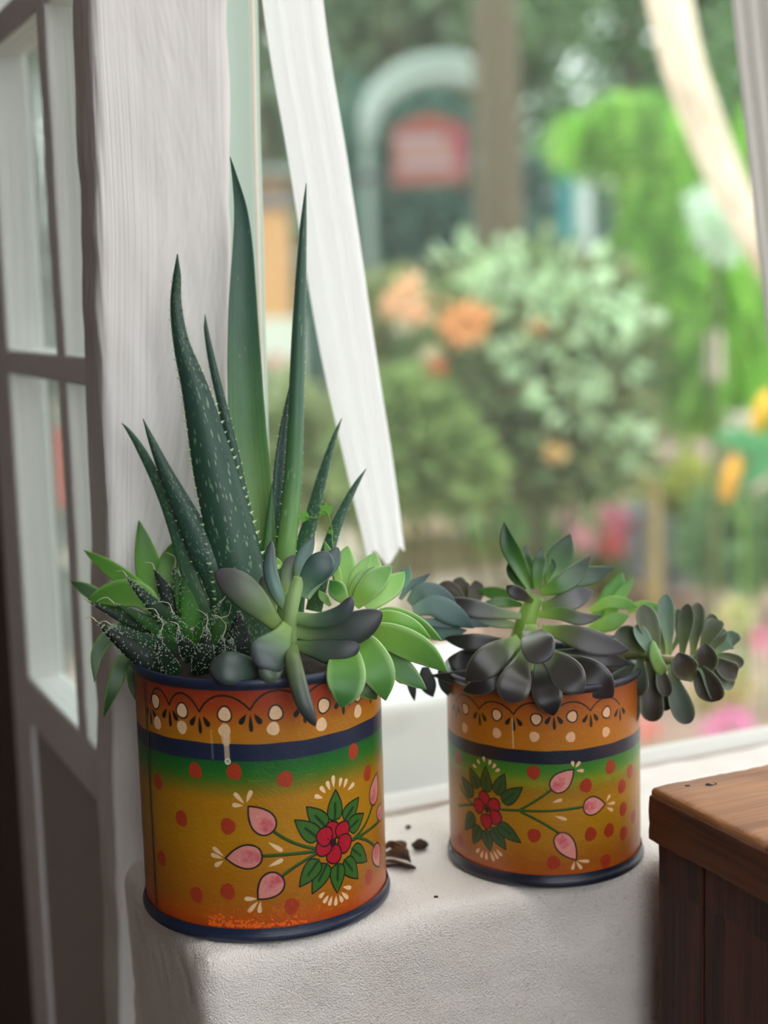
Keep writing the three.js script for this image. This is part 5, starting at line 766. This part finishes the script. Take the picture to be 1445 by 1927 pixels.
// clay pots on their stands
const clayPot = (name, label, px, py0, py1, w, D, c, group) => { const k = scaleAt(D), a = at(px, py1, D), b = at(px, py0, D), g = thing(name, label, 'pot', V(a.x, FLOOR, a.z), group), R = w / 2 * k, h = b.y - a.y; const q = lathe([[0.001, 0], [R * 0.72, 0], [R * 0.8, h * 0.2], [R * 0.95, h * 0.8], [R, h * 0.82], [R * 1.02, h], [R * 0.9, h], [R * 0.85, h * 0.8], [0.001, h * 0.78]], 24); q.translate(a.x, a.y, a.z); part(g, 'pot', q, M({ color: c, roughness: 0.9 })); if (a.y > FLOOR + 0.02) part(g, 'stand', box(a.x - R * 0.6, FLOOR, a.z - R * 0.6, a.x + R * 0.6, a.y, a.z + R * 0.6, 0.004), M({ color: '#8f6f58', roughness: 0.9 })); return g; };
clayPot('clay_pot', 'tall salmon clay pot at the left of the garden pots', 1228, 742, 850, 34, 6.2, '#dc9468');
clayPot('clay_pot', 'lower salmon clay pot under the tall salmon one', 1212, 850, 930, 40, 5.9, '#cf9a78');
clayPot('clay_pot', 'tan clay pot in the middle of the garden pots', 1302, 770, 842, 52, 6.4, '#d0a070');
clayPot('clay_pot', 'pinkish grey pot below the tan clay pot', 1258, 832, 905, 40, 6.0, '#c0a8a4');
clayPot('clay_pot', 'pale grey-pink pot right of the tan clay pot', 1320, 830, 878, 40, 6.0, '#cbb8b4');
{ const D = 7.2, a = at(1270, 800, D), g = thing('pot_shelf', 'dark weathered shelf board behind the clay pots', 'shelf', V(a.x, FLOOR, a.z)), k = scaleAt(D); part(g, 'backboard', box(a.x - 60 * k, FLOOR, a.z - 0.03, a.x + 190 * k, at(1270, 720, D).y, a.z, 0.008), M({ color: '#6f6458', roughness: 0.9 })); }
{ const D = 4.6, a = at(1343, 670, D), g = thing('garden_marker', 'whitish pointed stake with pinkish foot in front of the lime tree', 'stake', V(a.x, FLOOR, a.z)), k = scaleAt(D); const q = new THREE.CylinderGeometry(15 * k, 18 * k, 90 * k, 12); q.translate(a.x, a.y, a.z); part(g, 'head', q, M({ color: '#c9c4ae', roughness: 0.8 })); part(g, 'stake', tube([V(a.x, FLOOR, a.z), V(a.x + 0.01, (a.y - 45 * k + FLOOR) / 2, a.z), V(a.x, a.y - 44 * k, a.z)], [0.006], 8), M({ color: '#86a058', roughness: 0.9 })); }
{ // tall lilies at the right edge
  const D = 3.6, g = thing('yellow_lily', 'yellow lily with broad dark green leaves at the right edge', 'flower', V(at(1400, 900, D).x, FLOOR, at(1400, 900, D).z));
  const bloom = (pts, w, c) => part(g, 'bloom', leafGeometry(spine(pts, D), w * scaleAt(D), { prof: 'finger', th: 0.7, nl: 14, nr: 10 }), M({ color: c, roughness: 0.6 }));
  bloom([[1418, 815, 0], [1428, 785, 20], [1440, 755, 20], [1448, 735, 0]], 28, '#f0b62c'); bloom([[1366, 938, 0], [1372, 905, 20], [1380, 880, 20], [1388, 852, 0]], 30, '#e8ab34');
  const lf = (pts, w) => part(g, 'leaf', leafGeometry(spine(pts, D), w * scaleAt(D), { prof: 'lance', th: 0.1, nl: 14, nr: 10 }), M({ color: '#4f9a62', roughness: 0.6 })); lf([[1470, 880, 0], [1440, 850, 30], [1390, 828, 40], [1338, 822, 0]], 52); lf([[1480, 820, 0], [1450, 850, 20], [1420, 890, 20], [1390, 920, 0]], 46);
  part(g, 'stem', tube([V(at(1400, 900, D).x, FLOOR, at(1400, 900, D).z), at(1402, 1000, D), at(1400, 870, D), at(1425, 800, D)], [0.005, 0.0045, 0.004, 0.003], 8), M({ color: '#6f9a4c', roughness: 0.8 })); part(g, 'stem', tube([at(1402, 1000, D), at(1380, 960, D), at(1366, 938, D)], [0.006, 0.005, 0.004], 8), M({ color: '#6f9a4c', roughness: 0.8 }));
}
flower('white_flower', 'upper creamy white flower at the right edge, left of the yellow lily', 1393, 800, 4.2, 22, ['#ece8da', '#f4f0e4'], 231); flower('white_flower', 'lower pinkish white flower at the right edge under the lily leaves', 1415, 902, 4.2, 20, ['#ecdcd2', '#f2e4dc'], 232);
flower('low_flower', 'pale yellow flower on bare soil right of the trailing spray', 1385, 1160, 4.0, 28, ['#f2eccb', '#e6e4a4', '#c8d070'], 241); flower('low_flower', 'bright pink flower on the soil near the window rail', 1374, 1363, 3.35, 26, ['#f08cc8', '#f4a4d4'], 242); flower('low_flower', 'lighter pink flower touching the bright pink one', 1346, 1372, 3.35, 21, ['#e8a4c4', '#efb4cf'], 243);
flower('low_flower', 'coral pink flower beside the upper edge of the smaller tin', 1212, 1372, 3.3, 22, ['#f09088', '#f4a498'], 244); flower('low_flower', 'pink flower at the far right edge above the wooden box', 1440, 1205, 3.9, 24, ['#ec9ab8', '#f2aac4'], 245);
const stone = (label, px, py, D, w, h, c, seed, group) => { const k = scaleAt(D), a = at(px, py, D), g = thing('stone', label, 'stone', V(a.x, FLOOR, a.z), group), q = new THREE.IcosahedronGeometry(1, 4), p = q.attributes.position; for (let i = 0; i < p.count; i++) { const v = V(p.getX(i), p.getY(i), p.getZ(i)), s = 1 + 0.25 * fbm(v.x + seed, v.y, v.z, 3); p.setXYZ(i, v.x * s * w / 2 * k, Math.max(-0.6, v.y) * s * h / 2 * k, v.z * s * w / 2 * k); } q.computeVertexNormals(); q.translate(a.x, FLOOR + h * 0.3 * k, a.z); part(g, 'rock', q, M({ color: c, roughness: 0.95 })); };
stone('rounded pinkish stone below the trailing spray', 1300, 1375, 3.4, 74, 60, '#c09a86', 3); stone('flat beige stone right beside the smaller tin', 1240, 1395, 3.3, 80, 40, '#c8aa96', 5); stone('small beige stone at the right edge of the soil', 1430, 1300, 3.6, 60, 44, '#b8947e', 7);
{ const g = thing('soil_plant', 'small yellow-green plant on the soil left of the pink flowers', 'plant', gp(1345, 1330)); foliage(g, [[1345, 1310, 34, 22, 120], [1370, 1290, 40, 18, 90]], 3.6, 0.03, ['#a9a858', '#b4b864', '#c49a60'], 251); }
{ // stone bench left of the flower bed
  const D = 6.0, a = at(850, 975, D), g = thing('stone_bench', 'pale tan stone slab on a low mossy wall right of the curtain foot', 'bench', V(a.x, FLOOR, a.z)), k = scaleAt(D);
  part(g, 'slab', slab(V(a.x - 190 * k, at(850, 995, D).y, a.z - 0.25), V(a.x + 135 * k, at(850, 950, D).y, a.z + 0.1), 0.03, 0.02, (p, n) => p.addScaledVector(n, 0.02 * fbm(p.x * 4, p.y * 4, p.z * 4, 3))), M({ color: '#dcc8ae', roughness: 0.95 }));
  part(g, 'wall', slab(V(a.x - 170 * k, FLOOR, a.z - 0.2), V(a.x + 120 * k, at(850, 995, D).y, a.z + 0.03), 0.04, 0.01, (p, n) => p.addScaledVector(n, 0.02 * fbm(p.x * 5, p.y * 5, p.z * 5, 3))), M({ color: '#9a9a80', roughness: 0.95 }));
}
{ const D = 2.6, a = at(97, 880, D), g = thing('orange_cloth', 'orange cloth hanging outside, seen through the door glass', 'cloth', a), k = scaleAt(D); const q = new THREE.PlaneGeometry(60 * k, 150 * k, 12, 6), p = q.attributes.position; for (let i = 0; i < p.count; i++) p.setZ(i, 0.012 * Math.sin(p.getX(i) * 90)); q.computeVertexNormals(); q.translate(a.x, a.y, a.z); part(g, 'fabric', q, M({ color: '#e0562e', roughness: 0.9, side: THREE.DoubleSide })); part(g, 'line', tube([V(a.x - 0.3, a.y + 75 * k, a.z), V(a.x, a.y + 75 * k, a.z), V(a.x + 0.3, a.y + 76 * k, a.z)], [0.002], 6), M({ color: '#c8c8c0', roughness: 0.8 })); }
{ const D = 5.0, g = thing('side_shrub', 'grey-green shrub outside beyond the door glass', 'shrub', V(at(90, 900, D).x, FLOOR, at(90, 900, D).z)); foliage(g, [[70, 300, 120, 330, 900], [110, 800, 120, 260, 700], [60, 1050, 120, 160, 400]], D, 0.1, ['#7d8c7c', '#94a294', '#a9b4a6', '#6a7a6c'], 261); part(g, 'stem', tube([V(at(90, 900, D).x, FLOOR, at(90, 900, D).z), at(90, 700, D), at(80, 300, D)], [0.03, 0.02, 0.01], 6), darkBark); }
scene.traverse((o) => { if (o.isMesh) o.castShadow = o.receiveShadow = true; });
renderer.render(scene, camera);
